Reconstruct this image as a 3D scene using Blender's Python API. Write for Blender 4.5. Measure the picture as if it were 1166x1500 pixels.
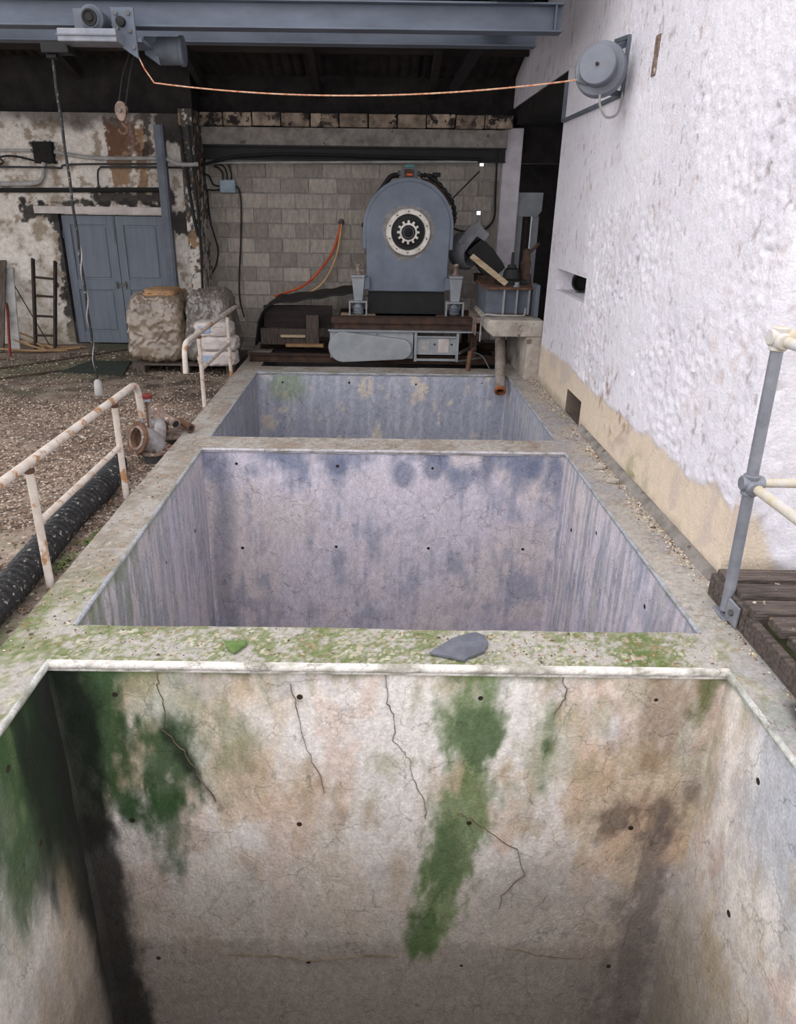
import bpy, bmesh, math, random
import numpy as np
from mathutils import Vector, Matrix
random.seed(7); rng = np.random.default_rng(7)
for o in list(bpy.data.objects): bpy.data.objects.remove(o, do_unlink=True)
scn = bpy.context.scene; COL = scn.collection; PI = math.pi

# ------------------------------------------------------------------ camera
CAM_H = 1.85; F_PX = 1060.0; PITCH = math.atan(452/1060.0); ROLL = 0.013
cd = bpy.data.cameras.new('camera'); cam = bpy.data.objects.new('camera', cd); COL.objects.link(cam); scn.camera = cam
cd.sensor_fit = 'VERTICAL'; cd.sensor_height = 36; cd.sensor_width = 36*1166/1500; cd.lens = 36*F_PX/1500; cd.shift_x = 34/1500
cd.clip_start = 0.05; cd.clip_end = 200
_f = Vector((0, math.cos(PITCH), -math.sin(PITCH))); _u = Vector((0, math.sin(PITCH), math.cos(PITCH))); _r = Vector((1, 0, 0))
_ix = _r*math.cos(ROLL)+_u*math.sin(ROLL); _iu = -_r*math.sin(ROLL)+_u*math.cos(ROLL)
cam.matrix_world = Matrix(((_ix.x, _iu.x, -_f.x, 0), (_ix.y, _iu.y, -_f.y, 0), (_ix.z, _iu.z, -_f.z, CAM_H), (0, 0, 0, 1)))
# ------------------------------------------------------------------ overcast sky, exposure
w = bpy.data.worlds.new('overcast'); scn.world = w; w.use_nodes = True
bg = w.node_tree.nodes['Background']; bg.inputs[0].default_value = (0.965, 0.955, 1.0, 1); bg.inputs[1].default_value = 1.6
sl = bpy.data.lights.new('hazy_sun', 'SUN'); sl.energy = 0.5; sl.angle = math.radians(70); sl.color = (1, .985, .97)
so = bpy.data.objects.new('hazy_sun', sl); COL.objects.link(so); so.rotation_euler = Vector((-0.9, -0.25, 1.0)).to_track_quat('Z', 'Y').to_euler()
vs = scn.view_settings; vs.view_transform = 'Standard'; vs.look = 'None'; vs.gamma = 1; vs.exposure = 0.28; vs.use_curve_mapping = False

# ------------------------------------------------------------------ helpers
def S(r, g, b): return tuple(((c/255)/12.92 if c/255 <= .04045 else (((c/255)+.055)/1.055)**2.4) for c in (r, g, b))
def vn(x, y, s=0):
    x = np.asarray(x, float); y = np.asarray(y, float)
    xi = np.floor(x); yi = np.floor(y); fx = x-xi; fy = y-yi; fx = fx*fx*(3-2*fx); fy = fy*fy*(3-2*fy)
    def h(i, j):
        v = np.sin(i*127.1+j*311.7+s*74.7)*43758.5453; return v-np.floor(v)
    return (h(xi, yi)*(1-fx)+h(xi+1, yi)*fx)*(1-fy)+(h(xi, yi+1)*(1-fx)+h(xi+1, yi+1)*fx)*fy
def fbm(x, y, s=0, o=5):
    t = 0; a = .5; n = 0
    for k in range(o):
        t = t+a*vn(x, y, s+k*3.7); n += a; a *= .55; x = x*2.03+5.1; y = y*2.03+1.7
    return t/n
def ss(a, b, x):
    t = np.clip((x-a)/(b-a), 0, 1); return t*t*(3-2*t)
def mixc(c, d, m): return c*(1-m[..., None])+np.array(d)*m[..., None]
def seg(x, z, x0, z0, x1, z1):
    dx, dz = x1-x0, z1-z0; t = np.clip(((x-x0)*dx+(z-z0)*dz)/(dx*dx+dz*dz), 0, 1)
    return np.hypot(x-x0-t*dx, z-z0-t*dz), t

MATS = {}
def mat(name, c1, c2=None, scale=6, rough=.8, metal=0, bump=.15, bscale=None, rand=0, attr=False, spots=None, coat=0, stretch=(1, 1, 1), spec=.35, lo=.35, hi=.65, gain=(.82, 1.12)):
    m = bpy.data.materials.new(name); m.use_nodes = True; nt = m.node_tree; N = nt.nodes; L = nt.links
    b = N['Principled BSDF']; b.inputs['Roughness'].default_value = rough; b.inputs['Metallic'].default_value = metal
    b.inputs['Specular IOR Level'].default_value = spec
    if coat: b.inputs['Coat Weight'].default_value = coat; b.inputs['Coat Roughness'].default_value = .25
    tc = N.new('ShaderNodeTexCoord'); mp = N.new('ShaderNodeMapping'); L.new(tc.outputs['Object'], mp.inputs[0]); mp.inputs['Scale'].default_value = stretch
    no = N.new('ShaderNodeTexNoise'); no.inputs['Scale'].default_value = scale; no.inputs['Detail'].default_value = 6; no.inputs['Roughness'].default_value = .62; L.new(mp.outputs[0], no.inputs[0])
    if rand:
        oi = N.new('ShaderNodeObjectInfo'); cx = N.new('ShaderNodeVectorMath'); cx.operation = 'SCALE'
        cb = N.new('ShaderNodeCombineXYZ'); L.new(oi.outputs['Random'], cb.inputs[0]); L.new(oi.outputs['Random'], cb.inputs[1]); L.new(cb.outputs[0], cx.inputs[0]); cx.inputs['Scale'].default_value = 37
        L.new(cx.outputs[0], mp.inputs['Location'])
    mr = N.new('ShaderNodeMapRange'); mr.inputs['From Min'].default_value = lo; mr.inputs['From Max'].default_value = hi; L.new(no.outputs[0], mr.inputs[0])
    if attr:
        at = N.new('ShaderNodeAttribute'); at.attribute_name = 'col'
        mr.inputs['To Min'].default_value = gain[0]; mr.inputs['To Max'].default_value = gain[1]
        sc = N.new('ShaderNodeVectorMath'); sc.operation = 'SCALE'; L.new(at.outputs['Color'], sc.inputs[0]); L.new(mr.outputs[0], sc.inputs['Scale']); out = sc.outputs[0]
    else:
        mx = N.new('ShaderNodeMix'); mx.data_type = 'RGBA'; L.new(mr.outputs[0], mx.inputs[0]); mx.inputs[6].default_value = (*c1, 1); mx.inputs[7].default_value = (*(c2 or c1), 1); out = mx.outputs[2]
    if rand:
        m2 = N.new('ShaderNodeMapRange'); m2.inputs['To Min'].default_value = 1-rand; m2.inputs['To Max'].default_value = 1+rand; L.new(oi.outputs['Random'], m2.inputs[0])
        s2 = N.new('ShaderNodeVectorMath'); s2.operation = 'SCALE'; L.new(out, s2.inputs[0]); L.new(m2.outputs[0], s2.inputs['Scale']); out = s2.outputs[0]
    if spots:                     # (colour, scale, threshold): rust, flaked paint, lichen
        n3 = N.new('ShaderNodeTexNoise'); n3.inputs['Scale'].default_value = spots[1]; n3.inputs['Detail'].default_value = 8; n3.inputs['Roughness'].default_value = .7; L.new(mp.outputs[0], n3.inputs[0])
        r3 = N.new('ShaderNodeMapRange'); r3.inputs['From Min'].default_value = spots[2]; r3.inputs['From Max'].default_value = spots[2]+.06; L.new(n3.outputs[0], r3.inputs[0])
        x3 = N.new('ShaderNodeMix'); x3.data_type = 'RGBA'; L.new(r3.outputs[0], x3.inputs[0]); L.new(out, x3.inputs[6]); x3.inputs[7].default_value = (*spots[0], 1); out = x3.outputs[2]
    if name in ('concrete', 'plaster', 'oldpaint', 'floor_concrete'):      # fine speckle and hairline crazing
        wz = N.new('ShaderNodeTexNoise'); wz.inputs['Scale'].default_value = 7; wz.inputs['Detail'].default_value = 4; L.new(tc.outputs['Object'], wz.inputs[0])
        wa = N.new('ShaderNodeVectorMath'); wa.operation = 'MULTIPLY_ADD'; L.new(wz.outputs['Color'], wa.inputs[0]); wa.inputs[1].default_value = (.22, .22, .22); L.new(tc.outputs['Object'], wa.inputs[2])
        vo = N.new('ShaderNodeTexVoronoi'); vo.feature = 'DISTANCE_TO_EDGE'; vo.inputs['Scale'].default_value = 4.2; L.new(wa.outputs[0], vo.inputs['Vector'])
        vr = N.new('ShaderNodeMapRange'); vr.inputs['From Min'].default_value = 0; vr.inputs['From Max'].default_value = .02; vr.inputs['To Min'].default_value = .62 if name == 'concrete' else .85; vr.inputs['To Max'].default_value = 1; L.new(vo.outputs['Distance'], vr.inputs[0])
        pk = N.new('ShaderNodeMapRange'); pk.inputs['From Min'].default_value = .44; pk.inputs['From Max'].default_value = .54; L.new(wz.outputs[0], pk.inputs[0])
        lm = N.new('ShaderNodeMix'); lm.data_type = 'FLOAT'; L.new(pk.outputs[0], lm.inputs[0]); lm.inputs[2].default_value = 1; L.new(vr.outputs[0], lm.inputs[3])
        sp_ = N.new('ShaderNodeTexNoise'); sp_.inputs['Scale'].default_value = 85; sp_.inputs['Detail'].default_value = 3; L.new(tc.outputs['Object'], sp_.inputs[0])
        sr = N.new('ShaderNodeMapRange'); sr.inputs['From Min'].default_value = .30; sr.inputs['From Max'].default_value = .70; sr.inputs['To Min'].default_value = .84 if name != 'plaster' else .93; sr.inputs['To Max'].default_value = 1.14 if name != 'plaster' else 1.05; L.new(sp_.outputs[0], sr.inputs[0])
        mu = N.new('ShaderNodeMath'); mu.operation = 'MULTIPLY'; L.new(lm.outputs[0], mu.inputs[0]); L.new(sr.outputs[0], mu.inputs[1])
        fs_ = N.new('ShaderNodeVectorMath'); fs_.operation = 'SCALE'; L.new(out, fs_.inputs[0]); L.new(mu.outputs[0], fs_.inputs['Scale']); out = fs_.outputs[0]
    L.new(out, b.inputs['Base Color'])
    if bump:
        n2 = N.new('ShaderNodeTexNoise'); n2.inputs['Scale'].default_value = bscale or scale*4; n2.inputs['Detail'].default_value = 5; L.new(mp.outputs[0], n2.inputs[0])
        bp = N.new('ShaderNodeBump'); bp.inputs['Strength'].default_value = bump; bp.inputs['Distance'].default_value = .02; L.new(n2.outputs[0], bp.inputs['Height']); L.new(bp.outputs[0], b.inputs['Normal'])
    MATS[name] = m; return m
RUST = S(120, 72, 45)
mat('concrete', None, attr=True, scale=30, bump=.3, bscale=75, rough=.9, stretch=(1, 1, .6), gain=(.85, 1.09))
mat('floor_concrete', None, attr=True, scale=18, bump=.5, bscale=45, rough=.92)
mat('plaster', None, attr=True, scale=14, bump=.35, bscale=60, rough=.9, gain=(.94, 1.03))
mat('oldpaint', None, attr=True, scale=16, bump=.3, bscale=50, rough=.85)
mat('chips', None, attr=True, scale=30, bump=0, rough=.9)
mat('hole', S(38, 32, 28), S(62, 46, 36), 30, bump=0, rough=1)
mat('crack', S(92, 80, 64), S(132, 118, 98), 12, bump=0, rough=1)
mat('block', S(184, 173, 160), S(150, 143, 135), 9, rand=.24, bump=.6, bscale=70, rough=.95, spots=(S(118, 108, 100), 14, .63))
mat('mortar', S(166, 162, 158), S(138, 134, 130), 10, bump=.5, rough=.95)
mat('grey_concrete', S(150, 144, 138), S(112, 106, 100), 7, bump=.4, rough=.95, spots=(S(88, 78, 68), 9, .6))
mat('pale_concrete', S(192, 183, 172), S(152, 142, 132), 6, bump=.4, rough=.95, spots=(S(112, 98, 82), 7, .6))
mat('soot', S(44, 40, 38), S(26, 24, 23), 5, bump=.4, rough=.95)
mat('roofing', S(58, 52, 50), S(36, 33, 32), 4, bump=.3, rough=.9)
mat('dark_timber', S(52, 44, 40), S(33, 29, 27), 5, bump=.4, rough=.9, stretch=(.3, 3, 3))
mat('painted_brick', S(176, 158, 138), S(104, 90, 80), 5, rand=.25, bump=.5, rough=.9, spots=(S(46, 40, 38), 4.5, .5))
mat('girder_blue', S(106, 114, 127), S(88, 96, 108), 5, rough=.55, bump=.08, spots=(S(64, 60, 58), 7, .66), stretch=(.35, 1, 1))
mat('steel_blue', S(104, 110, 119), S(84, 90, 99), 5, rough=.6, bump=.1, spots=(S(94, 72, 60), 11, .68))
mat('housing_blue', S(116, 125, 137), S(100, 109, 121), 4, rough=.55, bump=.1, spots=(S(96, 100, 106), 6, .66))
mat('door_blue', S(114, 121, 131), S(102, 109, 119), 4, rough=.6, bump=.1, stretch=(3, 3, .5))
mat('guard_grey', S(156, 160, 162), S(134, 139, 143), 5, rough=.6, bump=.08, spots=(S(120, 108, 98), 14, .69))
mat('reel_grey', S(122, 126, 134), S(106, 110, 119), 4, rough=.5, bump=.06, spots=(S(110, 96, 88), 14, .72))
mat('galv', S(148, 150, 157), S(122, 125, 133), 8, rough=.5, metal=.3, bump=.1)
mat('galv_ochre', S(206, 204, 204), S(196, 182, 148), 9, rough=.7, bump=.15, spots=(S(120, 104, 84), 26, .68))
mat('rail_white', S(206, 197, 188), S(184, 170, 156), 9, rough=.65, bump=.15, spots=(S(160, 118, 82), 7, .535))
mat('rusty', S(116, 84, 64), S(78, 58, 48), 9, rough=.9, bump=.5, spots=(S(150, 132, 116), 12, .6))
mat('rust_lichen', S(150, 132, 120), S(104, 84, 72), 13, rough=.9, bump=.7, spots=(S(196, 186, 176), 17, .58))
mat('rust_dark', S(82, 60, 48), S(52, 42, 38), 9, rough=.9, bump=.4)
mat('rust_bright', S(176, 102, 58), S(120, 74, 52), 12, rough=.9, bump=.3)
mat('black', S(32, 31, 31), S(22, 22, 22), 6, rough=.6, bump=.1)
mat('black_rubber', S(40, 40, 41), S(27, 27, 28), 8, rough=.55, bump=.2, spots=(S(150, 145, 138), 30, .585))
mat('black_sheet', S(36, 34, 33), S(22, 21, 21), 4, rough=.65, bump=.4)
mat('bare_metal', S(214, 210, 202), S(180, 172, 160), 14, rough=.4, metal=.35, bump=.1, spots=(S(150, 112, 84), 13, .68))
mat('primer', S(150, 146, 144), S(112, 108, 106), 12, rough=.8, bump=.3)
mat('mid_metal', S(112, 110, 108), S(80, 78, 76), 10, rough=.5, metal=.4, bump=.1)
mat('old_wood', S(104, 92, 84), S(66, 57, 52), 5, rough=.9, bump=.6, stretch=(12, 1.2, 1.2))
mat('deck_wood', S(112, 100, 92), S(68, 60, 56), 6, rough=.9, bump=.7, stretch=(1, 9, 9), rand=.15, spots=(S(146, 112, 84), 14, .7))
mat('pale_wood', S(200, 182, 152), S(168, 146, 116), 6, rough=.85, bump=.3, stretch=(1, 1, 6))
mat('lath_wood', S(170, 138, 100), S(128, 100, 74), 6, rough=.85, bump=.3, rand=.2)
mat('ladder_wood', S(62, 52, 46), S(42, 37, 34), 8, rough=.9, bump=.3)
mat('red_paint', S(128, 52, 44), S(96, 42, 38), 8, rough=.7, bump=.1)
mat('plastic_film', S(146, 130, 112), S(114, 101, 87), 3, rough=.3, bump=.35, bscale=9, coat=.5, spec=.6)
mat('film_grey', S(128, 121, 114), S(98, 92, 87), 3, rough=.28, bump=.35, bscale=10, coat=.5, spec=.6)
mat('paper_brown', S(178, 142, 104), S(140, 108, 78), 6, rough=.8, bump=.3)
mat('sack_white', S(206, 198, 192), S(178, 168, 162), 5, rough=.6, bump=.4, bscale=18)
mat('sack_blue', S(132, 150, 178), S(160, 172, 192), 9, rough=.6, bump=.2)
mat('mat_green', S(46, 54, 44), S(32, 38, 32), 16, rough=.95, bump=.4)
mat('orange', S(226, 96, 48), S(198, 84, 48), 7, rough=.5, bump=0)
mat('orange_stripe', S(190, 104, 60), S(214, 186, 158), 30, rough=.6, bump=.1)
mat('tan_hose', S(216, 182, 134), S(190, 156, 112), 7, rough=.6, bump=0)
mat('conduit', S(176, 174, 170), S(140, 138, 136), 6, rough=.6, bump=.1)
mat('conduit_dark', S(66, 66, 68), S(48, 48, 50), 6, rough=.7, bump=.1)
mat('box_blue', S(168, 184, 196), S(140, 158, 172), 9, rough=.5, bump=.05)
mat('slate', S(108, 110, 118), S(88, 90, 98), 10, rough=.75, bump=.4)
mat('mossy', S(110, 132, 78), S(84, 108, 56), 22, rough=1, bump=.6)
mat('weed', S(112, 128, 72), S(84, 102, 54), 16, rough=.8, bump=0)
mat('pipe_rust', S(156, 146, 138), S(118, 104, 94), 10, rough=.8, bump=.3, spots=(S(126, 84, 58), 7, .58))
mat('cast_grey', S(152, 148, 148), S(116, 110, 108), 10, rough=.7, bump=.4, spots=(S(128, 92, 70), 9, .56))
mat('pillar_white', S(222, 216, 220), S(196, 190, 194), 5, rough=.9, bump=.2, spots=(S(150, 140, 130), 9, .66))
mat('duct_grey', S(132, 132, 136), S(106, 106, 110), 5, rough=.6, bump=.1)
mat('teal', S(96, 160, 150), S(70, 120, 112), 8, rough=.6, bump=0)
mat('insulator', S(140, 146, 154), S(106, 112, 120), 9, rough=.4, bump=0)

def root_of(o):
    while o.parent: o = o.parent
    return o
def tag(o, label=None, cat=None, group=None, kind=None):
    if label: o['label'] = label
    if cat: o['category'] = cat
    if group: o['group'] = group
    if kind: o['kind'] = kind
    return o
def thing(name, label, cat, loc=(0, 0, 0), group=None, kind=None):
    o = bpy.data.objects.new(name, None); COL.objects.link(o); o.location = loc; o.empty_display_size = .1
    return tag(o, label, cat, group, kind)
class MB:
    def __init__(s): s.v = []; s.f = []; s.c = []; s.n = 0
    def add(s, vs_, fs, col=None):
        b = s.n; s.v.extend([tuple(p) for p in vs_]); s.f.extend([tuple(i+b for i in f) for f in fs]); s.n += len(vs_)
        if col is not None: s.c.extend([tuple(c) for c in col])
        return s
    def box(s, x0, x1, y0, y1, z0, z1, M=None):
        P = [Vector((x, y, z)) for z in (z0, z1) for y in (y0, y1) for x in (x0, x1)]
        if M is not None: P = [M @ p for p in P]
        return s.add(P, [(0, 2, 3, 1), (4, 5, 7, 6), (0, 1, 5, 4), (2, 6, 7, 3), (0, 4, 6, 2), (1, 3, 7, 5)])
    def bar(s, a, b, wd, ht, up=(0, 0, 1)):
        a = Vector(a); b = Vector(b); d = (b-a).normalized(); u = Vector(up); x = d.cross(u)
        if x.length < 1e-4: x = d.cross(Vector((0, 1, 0)))
        x.normalize(); u = x.cross(d).normalized(); P = []
        for p in (a, b):
            for sx, su in ((-1, -1), (1, -1), (1, 1), (-1, 1)): P.append(p+x*sx*wd/2+u*su*ht/2)
        return s.add(P, [(0, 3, 2, 1), (4, 5, 6, 7), (0, 1, 5, 4), (1, 2, 6, 5), (2, 3, 7, 6), (3, 0, 4, 7)])
    def tube(s, path, r, n=10, cap=True, closed=False):
        P = [Vector(p) for p in path]; R = r if hasattr(r, '__len__') else [r]*len(P); V = []; F = []
        ref = None
        for i, p in enumerate(P):
            d = (P[min(i+1, len(P)-1)]-P[max(i-1, 0)]).normalized()
            if ref is None:
                ref = d.cross(Vector((0, 0, 1)));
                if ref.length < .05: ref = d.cross(Vector((0, 1, 0)))
            ref = (ref-d*ref.dot(d)).normalized(); q = d.cross(ref)
            for k in range(n):
                a = 2*PI*k/n; V.append(p+(ref*math.cos(a)+q*math.sin(a))*R[i])
        m = len(P)
        for i in range(m-1):
            for k in range(n): F.append((i*n+k, i*n+(k+1) % n, (i+1)*n+(k+1) % n, (i+1)*n+k))
        if cap: F.append(tuple(range(n-1, -1, -1))); F.append(tuple(range((m-1)*n, m*n)))
        return s.add(V, F)
    def lathe(s, c, axis, prof, n=32, close=False):       # prof: (distance along axis, radius)
        c = Vector(c); d = Vector(axis).normalized(); x = d.cross(Vector((0, 0, 1)))
        if x.length < .05: x = Vector((1, 0, 0))
        x.normalize(); y = d.cross(x); V = []; F = []
        for h, r in prof:
            for k in range(n):
                a = 2*PI*k/n; V.append(c+d*h+(x*math.cos(a)+y*math.sin(a))*r)
        m = len(prof)
        for i in range(m-1 if not close else m):
            j = (i+1) % m
            for k in range(n): F.append((i*n+k, i*n+(k+1) % n, j*n+(k+1) % n, j*n+k))
        if not close: F.append(tuple(range(n-1, -1, -1))); F.append(tuple(range((m-1)*n, m*n)))
        return s.add(V, F)
    def prism(s, poly, y0, y1, plane='xz'):
        n = len(poly)
        def P(a, b, h): return (a, h, b) if plane == 'xz' else ((a, b, h) if plane == 'xy' else (h, a, b))
        V = [P(a, b, y0) for a, b in poly]+[P(a, b, y1) for a, b in poly]
        F = [tuple(range(n)), tuple(range(2*n-1, n-1, -1))]+[(i, i+n, (i+1) % n+n, (i+1) % n) for i in range(n)]
        return s.add(V, F)
    def grid(s, P, C, skip=None):
        m, n = P.shape[:2]; V = P.reshape(-1, 3); F = []
        for i in range(m-1):
            for j in range(n-1):
                if skip is None or not skip[i, j]: F.append((i*n+j, i*n+j+1, (i+1)*n+j+1, (i+1)*n+j))
        return s.add(V.tolist(), F, C.reshape(-1, 3).tolist())
    def build(s, name, m, parent=None, loc=None, smooth=False, bevel=0, seg_=2):
        root = root_of(parent) if parent else None
        L = Vector(root.location) if root else (Vector(loc) if loc is not None else Vector((0, 0, 0)))
        me = bpy.data.meshes.new(name); me.from_pydata([(p[0]-L.x, p[1]-L.y, p[2]-L.z) for p in s.v], [], s.f)
        if s.c:
            a = me.attributes.new('col', 'FLOAT_COLOR', 'POINT'); arr = np.ones((len(s.v), 4), np.float32); arr[:, :3] = np.array(s.c); a.data.foreach_set('color', arr.ravel())
        if not s.c:
            bm = bmesh.new(); bm.from_mesh(me); bmesh.ops.recalc_face_normals(bm, faces=bm.faces); bm.to_mesh(me); bm.free()
        me.materials.append(MATS[m]); o = bpy.data.objects.new(name, me); COL.objects.link(o)
        if parent: o.parent = parent
        else: o.location = L
        if smooth:
            me.polygons.foreach_set('use_smooth', [True]*len(me.polygons)); me.set_sharp_from_angle(angle=math.radians(42))
        if bevel:
            md = o.modifiers.new('bevel', 'BEVEL'); md.width = bevel; md.segments = seg_; md.limit_method = 'ANGLE'; md.angle_limit = math.radians(40)
        return o
def curve(pts, n=8):          # Catmull-Rom through points
    P = [Vector(p) for p in pts]; P = [P[0]*2-P[1]]+P+[P[-1]*2-P[-2]]; out = []
    for i in range(1, len(P)-2):
        for k in range(n):
            t = k/n; a, b, c, d = P[i-1], P[i], P[i+1], P[i+2]
            out.append(.5*((2*b)+(c-a)*t+(2*a-5*b+4*c-d)*t*t+(3*b-a-3*c+d)*t**3))
    out.append(P[-2]); return out
def facegrid(mb, o, U, V, res, cf, disp=None):
    o = np.array(o, float); U = np.array(U, float); V = np.array(V, float)
    nu = max(1, int(round(np.linalg.norm(U)/res))); nv = max(1, int(round(np.linalg.norm(V)/res)))
    u = np.linspace(0, 1, nu+1); v = np.linspace(0, 1, nv+1); uu, vv = np.meshgrid(u, v)
    P = o+uu[..., None]*U+vv[..., None]*V; nrm = np.cross(U, V); nrm = nrm/np.linalg.norm(nrm)
    C = cf(P, nrm)
    if disp is not None: P = disp(P)
    mb.grid(P, C)
def wobble(P, a=.006):
    x, y, z = P[..., 0], P[..., 1], P[..., 2]
    d = np.stack([fbm(y*3+z*1.3, z*3+x, 1, 3), fbm(x*3+z*1.1, z*3-x*.7, 2, 3), fbm(x*3.1+5, y*3.1, 3, 3)], -1)-.5
    return P+2*a*d
def colourbox(mb, x0, x1, y0, y1, z0, z1, cf, res=.05, faces='xXyYz', fine=None):
    fine = fine or {}
    q = {'X': ((x1, y0, z0), (0, y1-y0, 0), (0, 0, z1-z0)), 'x': ((x0, y1, z0), (0, y0-y1, 0), (0, 0, z1-z0)),
         'y': ((x0, y0, z0), (x1-x0, 0, 0), (0, 0, z1-z0)), 'Y': ((x1, y1, z0), (x0-x1, 0, 0), (0, 0, z1-z0)), 'z': ((x0, y0, z1), (x1-x0, 0, 0), (0, y1-y0, 0))}
    for k in faces: facegrid(mb, *q[k], fine.get(k, res), cf, wobble)

# ================================================================== STRUCTURE
PX0, PX1 = -1.42, 1.55; RX0 = -1.67; WX = 1.85; DEEP = -3.0; FZ = -.1
PART = [(-.35, -.06), (2.64, 2.93), (5.62, 5.94), (8.52, 8.86), (10.12, 10.25)]
def c_front(P, nrm):            # near basin: limewashed, algae-streaked concrete
    x, y, z = P[..., 0], P[..., 1], P[..., 2]; u = np.where(abs(nrm[1]) > .5, x, y*1.3+np.where(x > 0, 20, 40))
    n1 = fbm(u*1.6, z*1.2, 5); n2 = fbm(u*7, z*3.2, 9); n3 = fbm(u*22, z*9, 12); st = fbm(u*12, z*2.2, 15)*.6+fbm(u*30, z*9, 16)*.4
    c = np.ones(P.shape)*np.array(S(240, 233, 226))
    c = mixc(c, S(214, 194, 168), ss(.42, .60, n1*.65+n2*.35)*.9); c = mixc(c, S(196, 190, 190), ss(.55, .66, fbm(u*2.6, z*2.2, 7))*.6); c = mixc(c, S(214, 170, 138), ss(.60, .72, fbm(u*4.5, z*2.2, 8)+.06*ss(0, .9, np.abs(x-.2)))*.35)
    c = mixc(c, S(172, 152, 122), ss(.52, .72, n2*.6+st*.4)*.7); c = mixc(c, S(150, 150, 112), ss(.56, .68, fbm(u*3.2, z*1.6, 19)*.7+n3*.3)*ss(-1.1, -.5, z)*.5)
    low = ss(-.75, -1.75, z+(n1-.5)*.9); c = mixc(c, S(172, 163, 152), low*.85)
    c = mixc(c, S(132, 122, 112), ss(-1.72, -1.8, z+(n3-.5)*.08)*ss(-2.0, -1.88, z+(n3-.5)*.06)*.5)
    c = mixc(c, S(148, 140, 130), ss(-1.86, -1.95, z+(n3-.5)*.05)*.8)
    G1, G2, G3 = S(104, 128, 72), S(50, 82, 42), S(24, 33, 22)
    edge = ss(-.085, -.02, z+(n2-.5)*.10); c = mixc(c, S(92, 108, 74), edge*.8)
    if abs(nrm[1]) > .5:
        def blob(x0, z0, x1, z1, r0, r1, soft=.06, k=.18):
            d, t = seg(x, z, x0, z0, x1, z1); r = r0+(r1-r0)*t
            return ss(soft, -soft, d-r+(n2-.5)*k+(st-.5)*k*1.3+(n3-.5)*k*1.1)
        # broad centre streak
        m = np.maximum(blob(.43, -.02, .45, -.75, .10, .11), blob(.45, -.75, .31, -1.75, .13, .07)); c = mixc(c, G1, m*.85)
        m2 = blob(.47, -.3, .46, -.5, .07, .07, .06, .2)+blob(.38, -.95, .36, -1.4, .04, .03)+blob(.28, -1.62, .28, -1.78, .06, .04); c = mixc(c, G2, np.clip(m2, 0, 1)*.55)
        c = mixc(c, G1, blob(.80, -.2, .80, -.68, .035, .03, .06, .1)*.85); c = mixc(c, G2, blob(.83, -.2, .80, -.45, .02, .02, .03, .06)*.7)
        # left cluster
        c = mixc(c, S(116, 132, 84), blob(-1.05, -.1, -.9, -.55, .2, .2, .16, .25)*.45*ss(.3, .6, n1+.15))
        c = mixc(c, G2, blob(-.99, -.42, -.97, -.75, .13, .11, .08, .18)*.9); c = mixc(c, G2, blob(-.97, -.8, -.99, -1.25, .07, .03, .08, .16)*.8)
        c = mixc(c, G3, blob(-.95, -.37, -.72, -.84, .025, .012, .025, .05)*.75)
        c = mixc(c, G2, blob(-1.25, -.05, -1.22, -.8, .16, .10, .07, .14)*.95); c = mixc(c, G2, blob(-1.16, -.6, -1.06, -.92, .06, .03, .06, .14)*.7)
        c = mixc(c, G3, blob(-1.40, -.0, -1.38, -1.0, .16, .13, .05, .07)*.96); c = mixc(c, S(38, 37, 34), blob(-1.38, -1.0, -1.35, -2.6, .13, .13, .05, .07)*.94)  # near-black corner band: dark algae with corner shade painted into it
        c = mixc(c, S(124, 132, 92), blob(-.72, -.05, -.6, -.55, .06, .03, .1, .2)*.5)
        c = mixc(c, S(118, 136, 82), blob(-.15, -.7, -.2, -1.0, .02, .02, .1, .2)*.2)
        # right: rust washes and bare dark patches
        c = mixc(c, S(204, 160, 120), blob(.95, -.15, .97, -.75, .05, .05, .1, .2)*.5)
        c = mixc(c, S(150, 124, 92), blob(1.32, -.15, 1.3, -.5, .14, .1, .12, .25)*.75)
        c = mixc(c, S(112, 96, 84), blob(1.18, -.82, 1.42, -.85, .10, .12, .12, .35)*.8)
        c = mixc(c, S(104, 116, 66), blob(1.5, -.02, 1.47, -.3, .04, .03, .05, .08)*.8)
        c = mixc(c, S(122, 112, 106), blob(1.40, -1.0, 1.36, -2.4, .09, .14, .1, .25)*.75)
    elif nrm[0] > .5:           # left side wall of the near basin
        m = ss(.05, -.28, (2.64-y)*.75-.62+(n2-.5)*.5+(st-.5)*.5)*ss(-1.15, -.75, z+(st-.5)*.5); c = mixc(c, G2, m*.9)
        c = mixc(c, S(150, 134, 114), ss(.5, .7, n1)*.4)
        c = mixc(c, G2, ss(-1.05, -.3, z+(st-.5)*1.5+(n1-.5)*.6)*.75); c = mixc(c, S(104, 122, 84), ss(.55, .7, st)*ss(-1.3, -.3, z)*.5)
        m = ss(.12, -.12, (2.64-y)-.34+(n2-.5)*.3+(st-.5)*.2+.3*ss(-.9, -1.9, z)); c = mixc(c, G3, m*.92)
        m = ss(.08, -.08, (2.64-y)-.1+(n2-.5)*.1); c = mixc(c, S(36, 36, 33), m*.9)  # same band on the side wall, algae and corner shade in one colour
    else:                       # right side wall: bluish lime skin over tan
        c = mixc(c, S(186, 194, 206), ss(.1, -.4, (z*.9-(2.64-y)*-.25)+.9+(n1-.5)*1.0+(n2-.5)*.4)*0+ss(.35, .6, n1*.5+n2*.2+.3*ss(-1.2, 0, z)*ss(0, .6, 2.64-y))*.75)
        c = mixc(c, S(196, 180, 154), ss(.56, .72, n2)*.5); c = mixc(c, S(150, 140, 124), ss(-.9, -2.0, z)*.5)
    n4 = fbm(u*38, z*34, 18, 3); return c*(.86+.16*n3[..., None]+.12*n4[..., None])
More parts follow.
